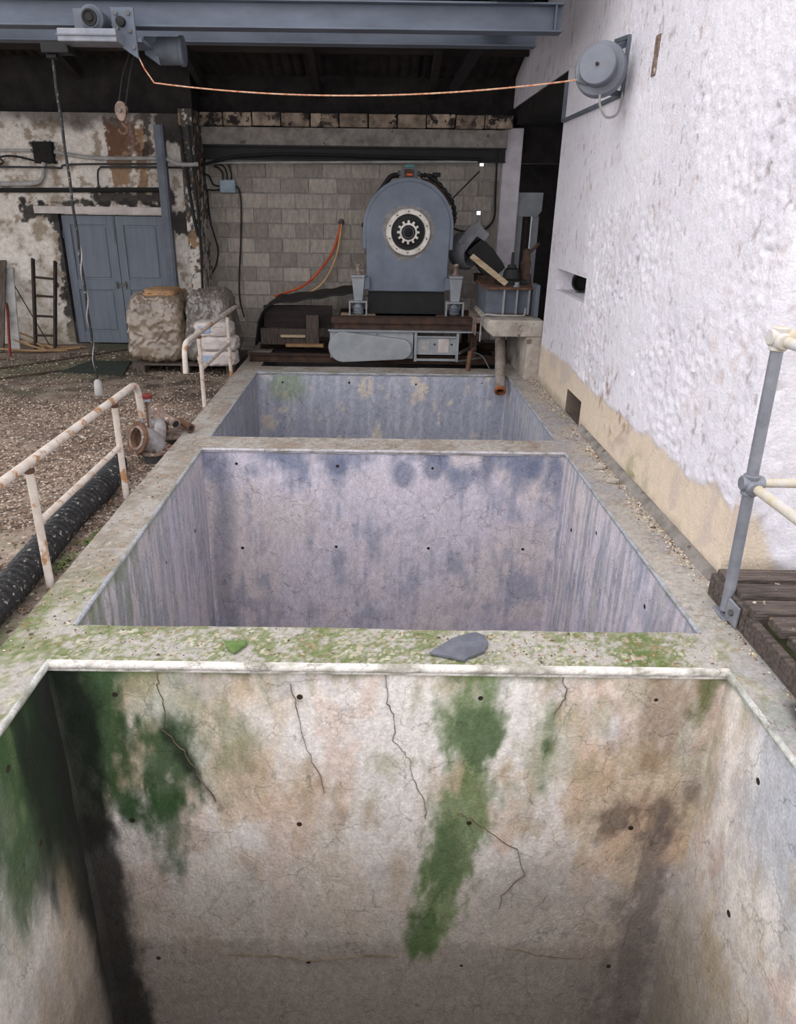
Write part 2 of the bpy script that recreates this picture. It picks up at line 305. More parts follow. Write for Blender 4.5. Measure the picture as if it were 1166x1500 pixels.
def c_mid(P, nrm):              # middle basin: lavender-grey with fine drip streaks
    x, y, z = P[..., 0], P[..., 1], P[..., 2]; u = np.where(abs(nrm[1]) > .5, x, y+np.where(x > 0, 20, 40))
    n1 = fbm(u*1.5, z*1.5, 25); n2 = fbm(u*6, z*4, 29); st = fbm(u*26, z*1.6, 31); n3 = fbm(u*34, z*14, 33)
    c = np.ones(P.shape)*np.array(S(211, 204, 214)); c = mixc(c, S(220, 208, 204), ss(.4, .65, n1)*.7)
    c = mixc(c, S(156, 158, 175), ss(.48, .64, n2*.45+st*.35+n3*.2)*.75)
    if abs(nrm[1]) > .5:
        c = mixc(c, S(128, 136, 158), ss(-.32, -.06, z+(n2-.5)*.45)*ss(.35, .7, n2+.08)*.85)
        for xx, zz in ((-.31, -.14), (.49, -.13), (.23, -.2), (1.29, -.15)): c = mixc(c, S(112, 122, 146), ss(.11, .05, np.hypot(x-xx, (z-zz)*.8)+(n2-.5)*.12)*.7)
        c = mixc(c, S(112, 118, 136), ss(.14, .02, np.abs(x+1.3+.03*np.sin(z*4))+(n2-.5)*.1)*.55)
        c = mixc(c, S(112, 118, 136), ss(.06, .02, np.abs(x-.92)+(n2-.5)*.1)*ss(-.5, -.1, z)*.7)
    else:
        c = mixc(c, S(150, 154, 168), ss(.42, .6, st)*.7); c = mixc(c, S(206, 198, 192), ss(.6, .7, st)*.6)
        if nrm[0] > .5: c = mixc(c, S(150, 152, 162), np.ones(n1.shape)*.35); c = mixc(c, S(122, 132, 96), ss(4.6, 2.9, y+(n2-.5)*1.2)*ss(.45, .6, st+.04)*.7); c = mixc(c, S(112, 128, 80), ss(-.12, 0, z+(n2-.5)*.1)*ss(5.5, 3.2, y)*.7)
    return c*(.9+.2*n3[..., None])
def c_far(P, nrm):              # far basin: blue-grey skin flaking to cream
    x, y, z = P[..., 0], P[..., 1], P[..., 2]; u = np.where(abs(nrm[1]) > .5, x, y+np.where(x > 0, 20, 40))
    n2 = fbm(u*4, z*4, 49); n1 = fbm(u*9, z*5, 41); st = fbm(u*24, z*1.6, 43); n3 = fbm(u*40, z*20, 44)
    c = np.ones(P.shape)*np.array(S(166, 169, 182)); c = mixc(c, S(196, 196, 204), ss(.45, .65, st)*.6); c = mixc(c, S(216, 204, 190), ss(.58, .64, n1*.6+n2*.4)*.9*(.4 if abs(nrm[1]) < .5 else 1))
    if abs(nrm[1]) > .5: c = mixc(c, S(132, 150, 104), ss(.3, .1, np.hypot(x+1.05, z+.15)+(n2-.5)*.3)*.6)
    return c*(.88+.24*n3[..., None])
def c_top(P, nrm):              # rim tops: weathered, mossy towards the front
    x, y, z = P[..., 0], P[..., 1], P[..., 2]; n1 = fbm(x*4, y*4, 61); n2 = fbm(x*16, y*16, 63); n3 = fbm(x*46, y*46, 66, 2)
    c = np.ones(P.shape)*np.array(S(172, 166, 158)); c = mixc(c, S(140, 128, 116), ss(.42, .6, n1*.6+n2*.4)*.7); c = mixc(c, S(104, 92, 80), ss(.54, .66, n2*.5+n3*.5)*.75)
    right = ss(1.3, 1.6, x); cross = ss(-1.45, -1.3, x)*(1-right)
    near = ss(3.7, 2.7, y)
    g = ss(.44, .60, n1*.35+n2*.35+n3*.3+.05*near-.06*right)*(near*.9+.15*ss(7, 4, y)); c = mixc(c, S(138, 144, 104), g*.9)
    c = mixc(c, S(106, 116, 72), ss(.43, .57, n1*.32+n2*.33+n3*.35+.04*cross-.09*right)*near*.85); c = mixc(c, S(82, 104, 50), ss(.54, .62, n1*.5+n2*.3+n3*.2)*near*(1-right)*.7)
    c = mixc(c, S(206, 198, 184), ss(.58, .67, n3*.6+n2*.4)*.7); c = mixc(c, S(140, 98, 66), ss(.64, .7, n3*.7+n1*.3)*.5)
    c = mixc(c, S(166, 166, 174), right*ss(.45, .6, n1)*.5); c = mixc(c, S(38, 34, 32), ss(.15, .06, np.hypot(x-1.76, (y-2.28)*.7)+(n2-.5)*.08)*.9)
    return c
def c_tank(P, nrm):
    if nrm[2] > .5: return c_top(P, nrm)
    y = float(P[..., 1].mean())
    if y > 8.7: return np.ones(P.shape)*np.array(S(84, 80, 78))*(.7+.6*fbm(P[..., 0]*5+P[..., 1]*5, P[..., 2]*5, 47)[..., None])  # last basin's walls coloured darker to stand for shade under the machine
    k = y+.02*np.sign(nrm[1]) if abs(nrm[1]) > .5 else y
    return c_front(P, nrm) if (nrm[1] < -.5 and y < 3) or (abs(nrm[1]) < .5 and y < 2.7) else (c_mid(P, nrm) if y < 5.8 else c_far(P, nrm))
tank = thing('concrete_tank', 'row of deep open concrete basins with stained, algae-streaked walls', 'tank', (.065, 5, 0))
# side walls, faces split at the basins
for sx in (0, 1):
    mb = MB()
    for y0, y1, res in ((-.35, 2.64, .02), (2.64, 5.62, .025), (5.62, 8.52, .035), (8.52, 10.25, .06)):
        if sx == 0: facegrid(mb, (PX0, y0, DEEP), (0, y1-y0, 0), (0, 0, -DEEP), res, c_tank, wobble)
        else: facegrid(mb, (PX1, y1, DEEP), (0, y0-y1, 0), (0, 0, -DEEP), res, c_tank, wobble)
    a, b = ((RX0, PX0) if sx == 0 else (PX1, WX))
    facegrid(mb, (a, -.9, 0), (b-a, 0, 0), (0, 11.15, 0), .022, c_tank, wobble)
    facegrid(mb, ((a, 10.25, DEEP) if sx == 0 else (b, -.9, DEEP)), (0, -11.15 if sx == 0 else 11.15, 0), (0, 0, -DEEP), .5, c_tank)
    facegrid(mb, (b, 10.25, DEEP), (a-b, 0, 0), (0, 0, -DEEP), .3, c_tank)
    tag(mb.build('side_wall', 'concrete', tank, smooth=True), ['left basin wall with moss-flecked rim', 'right basin wall below the white building'][sx])
for i, (y0, y1) in enumerate(PART):
    mb = MB(); r = [.1, .0125, .022, .03, .1][i]
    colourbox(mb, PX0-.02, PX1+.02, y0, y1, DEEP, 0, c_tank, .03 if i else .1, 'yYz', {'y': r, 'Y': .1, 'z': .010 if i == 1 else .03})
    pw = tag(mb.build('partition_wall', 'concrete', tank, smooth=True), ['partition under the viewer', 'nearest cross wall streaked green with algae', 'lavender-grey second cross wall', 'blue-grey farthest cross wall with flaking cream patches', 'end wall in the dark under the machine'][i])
    if 0 < i < 4:
        for zz in ((-.165, -.92, -1.92) if i == 1 else ((-.14, -.89, -1.9) if i == 2 else (-.11,))):
            for xx in (-1.14, -.33, .48, 1.28):
                x_ = xx+random.uniform(-.02, .02); z_ = zz+random.uniform(-.015, .015)
                if i == 3: x_ = xx*.98
                h = MB(); h.lathe((x_, y0+.004, z_), (0, -1, 0), [(0, .015), (.006, .012), (.007, .007)], 10); h.build('tie_hole', 'hole', pw)
    if i == 1:
        for pts, wd in (([(.06, -.04), (.07, -.20), (.10, -.28), (.10, -.41), (.14, -.47), (.18, -.53), (.20, -.63), (.26, -.80), (.27, -.9)], .006), ([(-.94, -.05), (-.95, -.14), (-.93, -.24), (-.94, -.39)], .006), ([(-.36, -.1), (-.34, -.25), (-.31, -.44), (-.25, -.6), (-.21, -.77)], .003), ([(.83, -.04), (.86, -.12), (.85, -.18), (.81, -.27)], .005), ([(-.95, -.36), (-.87, -.49), (-.80, -.66), (-.72, -.82)], .005),
                        ([(.42, -.84), (.48, -.88), (.6, -.98), (.73, -1.08), (.78, -1.25), (.67, -1.4), (.67, -1.51)], .0035), ([(-.75, -1.86), (-.5, -1.88), (-.3, -1.91), (-.05, -1.87), (.2, -1.85)], .003), ([(.7, -1.78), (.95, -1.85), (1.2, -1.87)], .003)):
            pp = []
            for k in range(len(pts)-1):
                for t in range(5):
                    f = t/5; pp.append((pts[k][0]*(1-f)+pts[k+1][0]*f+random.uniform(-1, 1)*.007, pts[k][1]*(1-f)+pts[k+1][1]*f+random.uniform(-1, 1)*.007))
            m = MB(); V = []; F = []
            for k, (a, b) in enumerate(pp):
                q = pp[min(k+1, len(pp)-1)]; p_ = pp[max(k-1, 0)]; dx, dz = q[0]-p_[0], q[1]-p_[1]; l = math.hypot(dx, dz) or 1
                ww = wd*random.uniform(.25, .8)*.42; nx, nz = -dz/l*ww, dx/l*ww
                V += [(a+nx, y0-.0065, b+nz), (a-nx, y0-.0065, b-nz), (a-nx, y0+.012, b-nz), (a+nx, y0+.012, b+nz)]
            for k in range(len(pp)-1):
                for e in range(4): F.append((4*k+e, 4*k+(e+1) % 4, 4*k+4+(e+1) % 4, 4*k+4+e))
            m.add(V, F).build('crack', 'crack', pw)
# tie holes on the long walls
for xx, sgn, holes in ((PX0, 1, ((3.6, -.45), (4.4, -.42), (3.9, -.9), (5.2, -.55), (2.2, -.2), (2.3, -.7))), (PX1, -1, ((3.6, -.25), (4.6, -.25), (2.25, -.26), (2.2, -.95), (5.2, -.5)))):
    for yy, zz in holes:
        h = MB(); h.lathe((xx-.004*sgn, yy, zz), (sgn, 0, 0), [(0, .018), (.006, .015), (.007, .008)], 10); h.build('tie_hole', 'hole', tank)
mb = MB(); facegrid(mb, (PX0, -.4, DEEP), (PX1-PX0, 0, 0), (0, 10.7, 0), .3, lambda P, n: np.ones(P.shape)*np.array(S(120, 112, 100))); mb.build('basin_floor', 'concrete', tank)
# rounded cement nosing round each basin mouth
NOSE = [S(222, 217, 210)]
def c_nose(P, nrm):
    n = fbm(P[..., 0]*9+P[..., 1]*9, P[..., 2]*20, 71); n2 = fbm(P[..., 0]*33+P[..., 1]*33, P[..., 2]*60, 73); c = np.ones(P.shape)*np.array(NOSE[0]); c = mixc(c, S(132, 130, 112), ss(.46, .62, n*.5+n2*.5)*.75); return c
def nosing(a, b, out, k_=1.):
    a = np.array(a, float); b = np.array(b, float); out = np.array(out, float); up = np.array((0, 0, 1.)); n = int(np.linalg.norm(b-a)/.04)+1
    prof = [(-.004, .004), (.012, .005), (.022, -.004), (.025, -.016), (.020, -.026), (.010, -.030), (.014, -.036), (.012, -.044), (-.004, -.052)]
    P = np.zeros((len(prof), n+1, 3))
    for k, (o_, u_) in enumerate(prof): P[k] = a+(b-a)*np.linspace(0, 1, n+1)[:, None]+out*o_*k_+up*u_*k_
    C = c_nose(P, None); d = (fbm(P[..., 0]*8+P[..., 1]*8, P[..., 2]*0, 77)-.5)*.008; P[..., 2] += d*.6; P += out*d[..., None]
    if np.dot(np.cross(b-a, up), out) > 0: P = P[::-1]; C = C[::-1]
    m = MB(); m.grid(P, C); m.build('nosing', 'concrete', tank, smooth=True)
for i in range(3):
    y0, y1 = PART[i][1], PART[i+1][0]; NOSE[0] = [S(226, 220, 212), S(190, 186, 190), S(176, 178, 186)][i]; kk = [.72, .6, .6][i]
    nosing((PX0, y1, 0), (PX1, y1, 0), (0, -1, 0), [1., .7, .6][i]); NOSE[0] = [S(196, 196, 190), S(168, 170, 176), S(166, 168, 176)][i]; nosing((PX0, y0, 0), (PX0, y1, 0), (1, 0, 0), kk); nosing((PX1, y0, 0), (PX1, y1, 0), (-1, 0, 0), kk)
# rough cement fillets in the vertical corners
for i in range(3):
    yy = PART[i+1][0]
    for xx, sg in ((PX0, 1), (PX1, -1)):
        zz = np.linspace(-.06, DEEP, 90); P = np.zeros((5, 90, 3))
        for k in range(5):
            t = k/4; r = (.025+.05*np.clip(-zz/2.4, 0, 1))*(1+.7*(fbm(zz*4+i*7+sg, zz*0+k*.5, 81)-.5)); a = t*PI/2
            P[k, :, 0] = xx+sg*r*(1-math.sin(a))**1.2-sg*.003; P[k, :, 1] = yy-r*(1-math.cos(a))**1.2+.003; P[k, :, 2] = zz
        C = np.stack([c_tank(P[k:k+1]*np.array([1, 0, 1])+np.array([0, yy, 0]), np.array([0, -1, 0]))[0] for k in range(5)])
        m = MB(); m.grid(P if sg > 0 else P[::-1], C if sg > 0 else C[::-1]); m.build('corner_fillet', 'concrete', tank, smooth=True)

# ---- floor (yard left of the basins)
def c_floor(P, nrm):
    x, y, z = P[..., 0], P[..., 1], P[..., 2]; n1 = fbm(x*1.1, y*1.1, 91); n2 = fbm(x*5, y*5, 93); n3 = fbm(x*22, y*22, 95)
    c = np.ones(P.shape)*np.array(S(142, 126, 112)); c = mixc(c, S(98, 82, 72), ss(.42, .58, n2*.6+n3*.4)*.8); c = mixc(c, S(172, 160, 146), ss(.60, .7, n3)*.6)
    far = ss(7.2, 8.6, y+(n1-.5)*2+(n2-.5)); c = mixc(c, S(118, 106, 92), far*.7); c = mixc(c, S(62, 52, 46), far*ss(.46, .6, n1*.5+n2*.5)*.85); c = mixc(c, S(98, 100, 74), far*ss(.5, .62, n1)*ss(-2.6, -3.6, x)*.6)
    near = ss(4.6, 3.4, y+(n1-.5)*1.6); c = mixc(c, S(178, 166, 148), near*ss(.46, .6, n2)*.8); c = mixc(c, S(96, 112, 60), near*ss(.52, .64, n1*.5+n2*.5)*.7)
    return c
def d_floor(P):
    x, y = P[..., 0], P[..., 1]; P = P.copy(); P[..., 2] += (fbm(x*2.5, y*2.5, 97)-.5)*.02+(fbm(x*14, y*14, 98, 3)-.5)*.012-.006; return P
mb = MB(); facegrid(mb, (-5.4, 1.6, FZ), (3.74, 0, 0), (0, 9.2, 0), .03, c_floor, d_floor)
facegrid(mb, (-14, -9, FZ-.012), (8.62, 0, 0), (0, 20.5, 0), .25, c_floor, d_floor); facegrid(mb, (-5.45, -9, FZ-.012), (3.79, 0, 0), (0, 10.65, 0), .2, c_floor, d_floor)
tag(mb.build('floor', 'floor_concrete', None, smooth=True), 'dirty concrete yard strewn with brown grit left of the basins', 'floor', None, 'structure')
mb = MB(); facegrid(mb, (-1.68, -9, FZ), (14, 0, 0), (0, 8.1, 0), .4, c_floor, d_floor); facegrid(mb, (1.87, -.95, -.05), (8, 0, 0), (0, 4.5, 0), .1, c_floor, d_floor)
tag(mb.build('floor_right', 'floor_concrete', None, smooth=True), 'dirty ground under the wooden duckboards', 'floor', None, 'structure')
mb = MB(); mb.box(-3.2, -1.3, 10.2, 11.3, -.3, -.06).box(-1.68, 1.9, 10.2, 11.6, -.3, -.05)
tag(mb.build('floor_2', 'grey_concrete'), 'concrete strip at the foot of the block wall', 'floor', None, 'structure')

# ---- white building at right
def c_plaster(P, nrm):
    x, y, z = P[..., 0], P[..., 1], P[..., 2]; u = np.where(abs(nrm[0]) > .5, y, x+30)
    n1 = fbm(u*1.4, z*1.4, 101); n2 = fbm(u*6, z*6, 103); n3 = fbm(u*24, z*18, 105); sp = fbm(u*24, z*14, 107, 3)
    c = np.ones(P.shape)*np.array(S(234, 230, 236)); c = mixc(c, S(222, 218, 225), ss(.45, .65, n1)*.6)
    rough = ss(.40, .55, n1+.12*ss(1.2, .6, z))
    c = mixc(c, S(150, 134, 126), ss(.70, .74, sp)*ss(.42, .56, n1)*.5); c = mixc(c, S(214, 198, 190), ss(.60, .70, n2*.5+n3*.5)*.45)
    top = .42+.10*(fbm(u*2.2, z*0+3, 109)-.5)+.10*(n2-.5)-.5*ss(31.9, 32.3, u); dado = ss(.025, -.025, z-top)
    c = mixc(c, S(224, 206, 182), dado*.95); c = mixc(c, S(206, 190, 178), dado*ss(.5, .62, n2*.5+n1*.5)*.8)
    c = mixc(c, S(150, 120, 98), ss(.52, .66, n3*.5+n2*.5)*ss(.9, .35, np.abs(z-.45)*2+np.abs(u-5.5)*.9)*.75)
    c = mixc(c, S(112, 122, 62), ss(.46, .62, n2)*ss(.34, .05, np.hypot((u-4.85), (z-.05)*1.2))*.8)
    c = mixc(c, S(150, 140, 122), ss(.10, .0, z+(n2-.5)*.12)*.6)
    return c
def relief(y, z):
    n1 = fbm(y*1.4, z*1.4, 101); sm = ss(7.6, 6.4, y+.8*(n1-.5)); sm = np.where(y > 20, 1, sm)
    top = .42+.10*(fbm(y*2.2, z*0+3, 109)-.5)+.10*(fbm(y*6, z*6, 103)-.5)-.5*ss(31.9, 32.3, y)
    up = ss(-.02, .03, z-top); amp = .35+1.1*ss(.42, .62, fbm(y*1.1, z*1.3, 117)+.15*ss(1.6, .5, z))
    r = (fbm(y*9, z*9, 111, 3)-.5)*.012+(fbm(y*30, z*30, 113, 2)-.5)*.015; r = r-.006*ss(.69, .73, fbm(y*24, z*14, 107, 3))
    return r*amp*(.2+.8*sm)*(.12+.88*up)+.012*up*sm
ys = np.unique(np.concatenate([np.linspace(3.45, 8.25, 330), [6.72, 7.86, 6.40, 6.92]])); zs = np.unique(np.concatenate([np.linspace(0, 3.3, 235), np.linspace(3.3, 5.2, 30), [1.05, 1.26, .225]]))
Yg, Zg = np.meshgrid(ys, zs); HOLES = [(6.72, 7.86, 1.05, 1.26), (6.40, 6.92, -.03, .225)]
near = np.ones(Yg.shape)
for a, b, c_, d in HOLES: near = np.minimum(near, ss(0, .06, np.maximum(np.maximum(a-Yg, Yg-b), np.maximum(c_-Zg, Zg-d))))
near = np.minimum(near, ss(8.25, 8.15, Yg)*ss(3.45, 3.5, Yg)+.0)
Xg = WX-relief(Yg, Zg)*near; P = np.stack([Xg, Yg, Zg], -1)[:, ::-1]
C = c_plaster(P, np.array([-1, 0, 0])); yc = (ys[:-1]+ys[1:])[::-1]/2; zc = (zs[:-1]+zs[1:])/2
skip = np.zeros((len(zs)-1, len(ys)-1), bool)
for a, b, c_, d in HOLES: skip |= ((yc > a) & (yc < b))[None, :] & ((zc > c_) & (zc < d))[:, None]
mb = MB(); mb.grid(P, C, skip)
for (a, b, c_, d), dep in zip(HOLES, (.30, .38)):
    for o_, U, V in (((WX, a, c_), (dep, 0, 0), (0, 0, d-c_)), ((WX+dep, b, c_), (-dep, 0, 0), (0, 0, d-c_)), ((WX, a, d), (dep, 0, 0), (0, b-a, 0)), ((WX, b, c_), (dep, 0, 0), (0, a-b, 0)), ((WX+dep, b, c_), (0, a-b, 0), (0, 0, d-c_))):
        facegrid(mb, o_, U, V, .04, c_plaster if dep < .35 else (lambda P, n: np.ones(P.shape)*np.array(S(120, 106, 96))))
facegrid(mb, (WX+.5, 8.25, 0), (-.5, 0, 0), (0, 0, 5.2), .05, c_plaster)
facegrid(mb, (WX, 13, 3.08), (0, -4.75, 0), (0, 0, 2.12), .05, c_plaster, lambda P: wobble(P, .004)); facegrid(mb, (WX, 8.25, 3.08), (.5, 0, 0), (0, 4.75, 0), .1, c_plaster)
facegrid(mb, (WX, 3.45, -.1), (4.5, 0, 0), (0, 0, 5.3), .03, c_plaster, lambda P: np.stack([P[..., 0], P[..., 1]-relief(P[..., 0]+30, P[..., 2])*ss(WX, WX+.05, P[..., 0]), P[..., 2]], -1))
facegrid(mb, (WX, 3.45, 5.18), (4.5, 0, 0), (0, 9.6, 0), .5, c_plaster)
wr = tag(mb.build('wall_right', 'plaster', None, smooth=True), 'tall white rough-plastered building wall with beige lower band', 'wall', None, 'structure')
m = MB(); m.lathe((WX+.2, 7.62, 1.155), (-.25, -.97, 0), [(-.1, .095), (.12, .095), (.12, .078), (-.1, .078)], 28, True); m.lathe((WX+.2, 7.62, 1.155), (-.25, -.97, 0), [(-.02, .078), (0, .078)], 28); m.build('pipe_end', 'black', wr, smooth=True)
m = MB(); m.box(WX-.022, WX+.03, 5.60, 5.68, 2.66, 2.90); m.build('wall_slot', 'rust_lichen', wr, bevel=.006)
# cement kerb at the foot of the white wall
m = MB(); m.prism([(WX-.055, 0), (WX+.01, 0), (WX+.01, .05), (WX-.015, .045)], 3.45, 6.3, 'xz'); tag(m.build('trim_1', 'grey_concrete', None, loc=(WX, 5, 0), bevel=.008), 'thin grey cement fillet along the foot of the white wall', 'trim', None, 'structure')
# dark room seen through the opening
mb = MB(); mb.box(3.3, 3.4, 8.3, 12.9, -.1, 5.1).box(1.86, 3.4, 12.5, 12.6, -.1, 5.1).box(1.88, 3.3, 8.3, 12.5, -.2, -.08).box(1.865, 2.35, 8.27, 12.5, 2.86, 3.079).box(1.85, 3.4, 8.3, 12.6, 5.0, 5.1)
tag(mb.build('wall_inner', 'soot'), 'dark room inside the opening beside the machine', 'wall', None, 'structure')
mb = MB(); mb.box(1.73, 1.99, 11.25, 11.55, -.05, 2.83); tag(mb.build('wall_pillar', 'pillar_white', None, loc=(1.86, 11.4, -.05), bevel=.012), 'pale square pillar at the far side of the dark opening', 'pillar', None, 'structure')

# ---- back wall of concrete blocks, each block a part
BY = 11.25
wb = thing('wall_back', 'bay of bare concrete blocks behind the blue machine', 'wall', (-.45, BY, 0), None, 'structure')
m = MB()
for bx in ((-2.7, 1.41, -.3, 2.4), (1.48, 1.73, -.3, 2.4), (1.41, 1.48, -.3, 1.715), (1.41, 1.48, 1.765, 2.35)): m.box(bx[0], bx[1], BY+.008, BY+.14, bx[2], bx[3])
m.build('mortar_bed', 'mortar', wb)
proto = None
for r in range(12):
    z0 = .0+r*.2-.03
    off = (.0 if r % 2 else .2)+.13
    for k in range(12):
        x0 = -2.72+off-.2+k*.4; x1 = x0+.388; x0c, x1c = max(x0, -2.6), min(x1, 1.70)
        if x1c-x0c < .05: continue
        spans = [(x0c, x1c)]
        for gx0, gx1, gz0, gz1 in ((1.41, 1.48, 1.715, 1.765), (1.41, 1.48, 2.35, 2.4)):
            if z0 < gz1 and z0+.19 > gz0 and x0c < gx1 and x1c > gx0: spans = [(x0c, gx0), (gx1, x1c)]
        for x0c, x1c in spans:
            if x1c-x0c < .05: continue
            if proto is None:
                m = MB(); m.box(-.5, .5, -.007, .1, 0, .186); proto = m.build('block', 'block', wb, bevel=.006, seg_=1)
                for v_ in proto.data.vertices: v_.co.x += wb.location.x; v_.co.y += BY
                o = proto
            else: o = proto.copy(); COL.objects.link(o)
            o.location = ((x0c+x1c)/2-wb.location.x, random.uniform(-.005, .005), z0); o.scale = (x1c-x0c, 1, 1)
# lintel, steel channel and painted brick course over the bay
m = MB(); m.box(-2.55, 1.75, 11.12, 11.4, 2.57, 2.79); m.build('lintel', 'grey_concrete', wb, bevel=.012)
m = MB(); m.box(-2.55, 1.75, 11.2, 11.38, 2.39, 2.57).box(-2.55, 1.75, 11.14, 11.2, 2.55, 2.57).box(-2.55, 1.75, 11.14, 11.2, 2.39, 2.405); m.build('steel_channel', 'black', wb)
pb = None
for k in range(11):
    if pb is None:
        m = MB(); m.box(-.19, .19, 11.10, 11.3, 2.80, 2.965); pb = m.build('painted_brick', 'painted_brick', wb, bevel=.01); o = pb
        for v_ in pb.data.vertices: v_.co.x += wb.location.x
    else: o = pb.copy(); COL.objects.link(o)
    o.location = (-2.35+k*.395+.02-wb.location.x, random.uniform(-.012, .012), random.uniform(-.006, .006)); o.rotation_euler.z = random.uniform(-.01, .01)
m = MB(); m.box(-9, 3.4, 11.42, 11.6, 2.4, 4.6).box(-9, -2.5, 10.95, 11.6, 2.86, 4.6); tag(m.build('wall_upper', 'soot', None, loc=(0, 11.5, 2.4)), 'soot-black upper wall under the roof', 'wall', None, 'structure')

# ---- door wall
DY = 10.75; DX0, DX1, DZ0, DZ1 = -4.42, -2.95, -.09, 1.66
def c_door(P, nrm):
    x, y, z = P[..., 0], P[..., 1], P[..., 2]; n1 = fbm(x*2, z*2, 121); n2 = fbm(x*8, z*8, 123); n3 = fbm(x*26, z*26, 125); q = (n2-.5)*.22+(n3-.5)*.10
    c = np.ones(P.shape)*np.array(S(218, 210, 200)); c = mixc(c, S(176, 166, 154), ss(.45, .62, n1*.5+n2*.5)*.7); c = mixc(c, S(148, 132, 112), ss(.62, .68, n2)*.8)
    def rect(x0, x1, z0, z1): return ss(.012, -.012, np.maximum(np.maximum(x0-x, x-x1), np.maximum(z0-z, z-z1))+q)
    och = S(136, 104, 72)
    c = mixc(c, och, rect(-3.6, -3.33, 2.0, 2.75)*.9); c = mixc(c, och, rect(-3.27, -3.1, 2.0, 2.75)*.9); c = mixc(c, S(70, 78, 52), rect(-3.12, -3.06, 2.02, 2.3)*.8); c = mixc(c, S(96, 62, 48), rect(-3.6, -3.2, 2.42, 2.85)*.8); c = mixc(c, S(52, 42, 38), rect(-3.12, -3.02, 2.42, 2.9)*.9)
    for r_ in ((-4.62, -4.32, 2.28, 2.56), (-4.92, -4.4, 1.58, 1.80), (-4.9, -2.9, 1.78, 1.84), (-3.93, -2.8, 1.78, 1.98), (-4.5, -4.36, -.1, 1.7), (-4.56, -4.42, .5, .72), (-2.86, -2.55, 1.42, 1.72), (-2.95, -2.3, 2.55, 2.9)): c = mixc(c, S(46, 43, 41), rect(*r_)*.95)
    c = mixc(c, S(70, 64, 60), ss(2.62, 2.85, z+(n1-.5)*.5)*.8); c = mixc(c, S(150, 140, 120), ss(.35, .0, z+(n1-.5)*.5)*.6)
    return c*(.92+.16*n3[..., None])
mb = MB(); dd = lambda P: np.stack([P[..., 0], P[..., 1]-(fbm(P[..., 0]*6, P[..., 2]*6, 127)-.5)*.02, P[..., 2]], -1)
facegrid(mb, (-5.6, DY, -.12), (1.18, 0, 0), (0, 0, 3.02), .017, c_door, dd); facegrid(mb, (DX0, DY, DZ1), (DX1-DX0, 0, 0), (0, 0, 2.9-DZ1), .017, c_door, dd); facegrid(mb, (DX1, DY, -.12), (-2.62-DX1, 0, 0), (0, 0, 3.02), .017, c_door, dd); facegrid(mb, (-9, DY, -.12), (3.4, 0, 0), (0, 0, 3.02), .1, c_door)
facegrid(mb, (DX0, DY, -.12), (0, .25, 0), (0, 0, DZ1+.12), .05, c_door); facegrid(mb, (DX1, DY+.25, -.12), (0, -.25, 0), (0, 0, DZ1+.12), .05, c_door); facegrid(mb, (-2.62, DY, -.12), (0, .6, 0), (0, 0, 3.02), .05, c_door)
tag(mb.build('wall_door', 'oldpaint', None, smooth=True), 'peeling white wall with black patches around the blue doors', 'wall', None, 'structure')
def c_col(P, nrm):
    x, y, z = P[..., 0], P[..., 1], P[..., 2]; n2 = fbm(x*10+y*10, z*7, 133); n3 = fbm(x*30+y*30, z*22, 135); c = np.ones(P.shape)*np.array(S(206, 198, 188))
    k = ss(.5, .54, n2*.55+n3*.45+.16*ss(.9, 2.4, z)-.03); c = mixc(c, S(40, 37, 36), k*.92); c = mixc(c, S(176, 140, 98), ss(.62, .7, n2)*.6); return c
mb = MB(); colourbox(mb, -2.62, -2.44, 10.62, 11.26, -.1, 2.95, c_col, .015, 'xXy')
tag(mb.build('wall_column', 'oldpaint', None, smooth=True), 'black and white flaking corner column between door wall and block bay', 'column', None, 'structure')
m = MB(); m.box(-4.73, -2.93, DY-.03, DY+.05, 1.67, 1.765); tag(m.build('trim_2', 'sack_white', None, loc=(-3.8, DY, 1.67), bevel=.005), 'narrow white lintel board over the blue doors', 'trim', None, 'structure')
door = thing('door_1', 'pair of closed grey-blue panelled double doors', 'door', (-3.685, DY+.06, DZ0), None, 'structure')
mid = -3.665
for x0, x1, hs in ((DX0+.02, mid-.004, 1), (mid+.004, DX1-.02, -1)):
    m = MB(); m.box(x0, x1, DY+.07, DY+.10, DZ0, DZ1-.01); lf = m.build('leaf', 'door_blue', door, bevel=.003)
    m = MB(); zz = (DZ0, .66, .80, DZ1-.01)
    m.box(x0, x0+.11, DY+.05, DY+.07, DZ0, zz[3]).box(x1-.11, x1, DY+.05, DY+.07, DZ0, zz[3])
    for a, b in ((DZ0, DZ0+.16), (.66, .80), (zz[3]-.12, zz[3])): m.box(x0+.11, x1-.11, DY+.05, DY+.07, a, b)
    m.build('stile_frame', 'door_blue', lf, bevel=.004)
    for a, b in ((DZ0+.19, .63), (.83, zz[3]-.15)):
        m = MB(); m.box(x0+.14, x1-.14, DY+.058, DY+.07, a, b); m.build('panel', 'door_blue', lf, bevel=.006)
    for hz in (.1, 1.35):
        hx = x0 if hs > 0 else x1; m = MB(); m.tube([(hx, DY+.045, hz), (hx, DY+.045, hz+.1)], .012, 8); m.build('hinge', 'steel_blue', lf)
m = MB(); m.box(mid-.08, mid+.08, DY+.036, DY+.05, .71, .75).box(mid-.075, mid-.055, DY+.02, DY+.04, .68, .78).box(mid+.05, mid+.07, DY+.02, DY+.04, .68, .78); tag(m.build('latch', 'mid_metal', door, bevel=.003), 'steel hasp latch')
m = MB(); m.box(mid-.05, mid-.02, DY+.04, DY+.052, 1.30, 1.62).box(mid-.06, mid-.015, DY+.036, DY+.05, 1.42, 1.48); m.build('bolt', 'door_blue', door, bevel=.003)
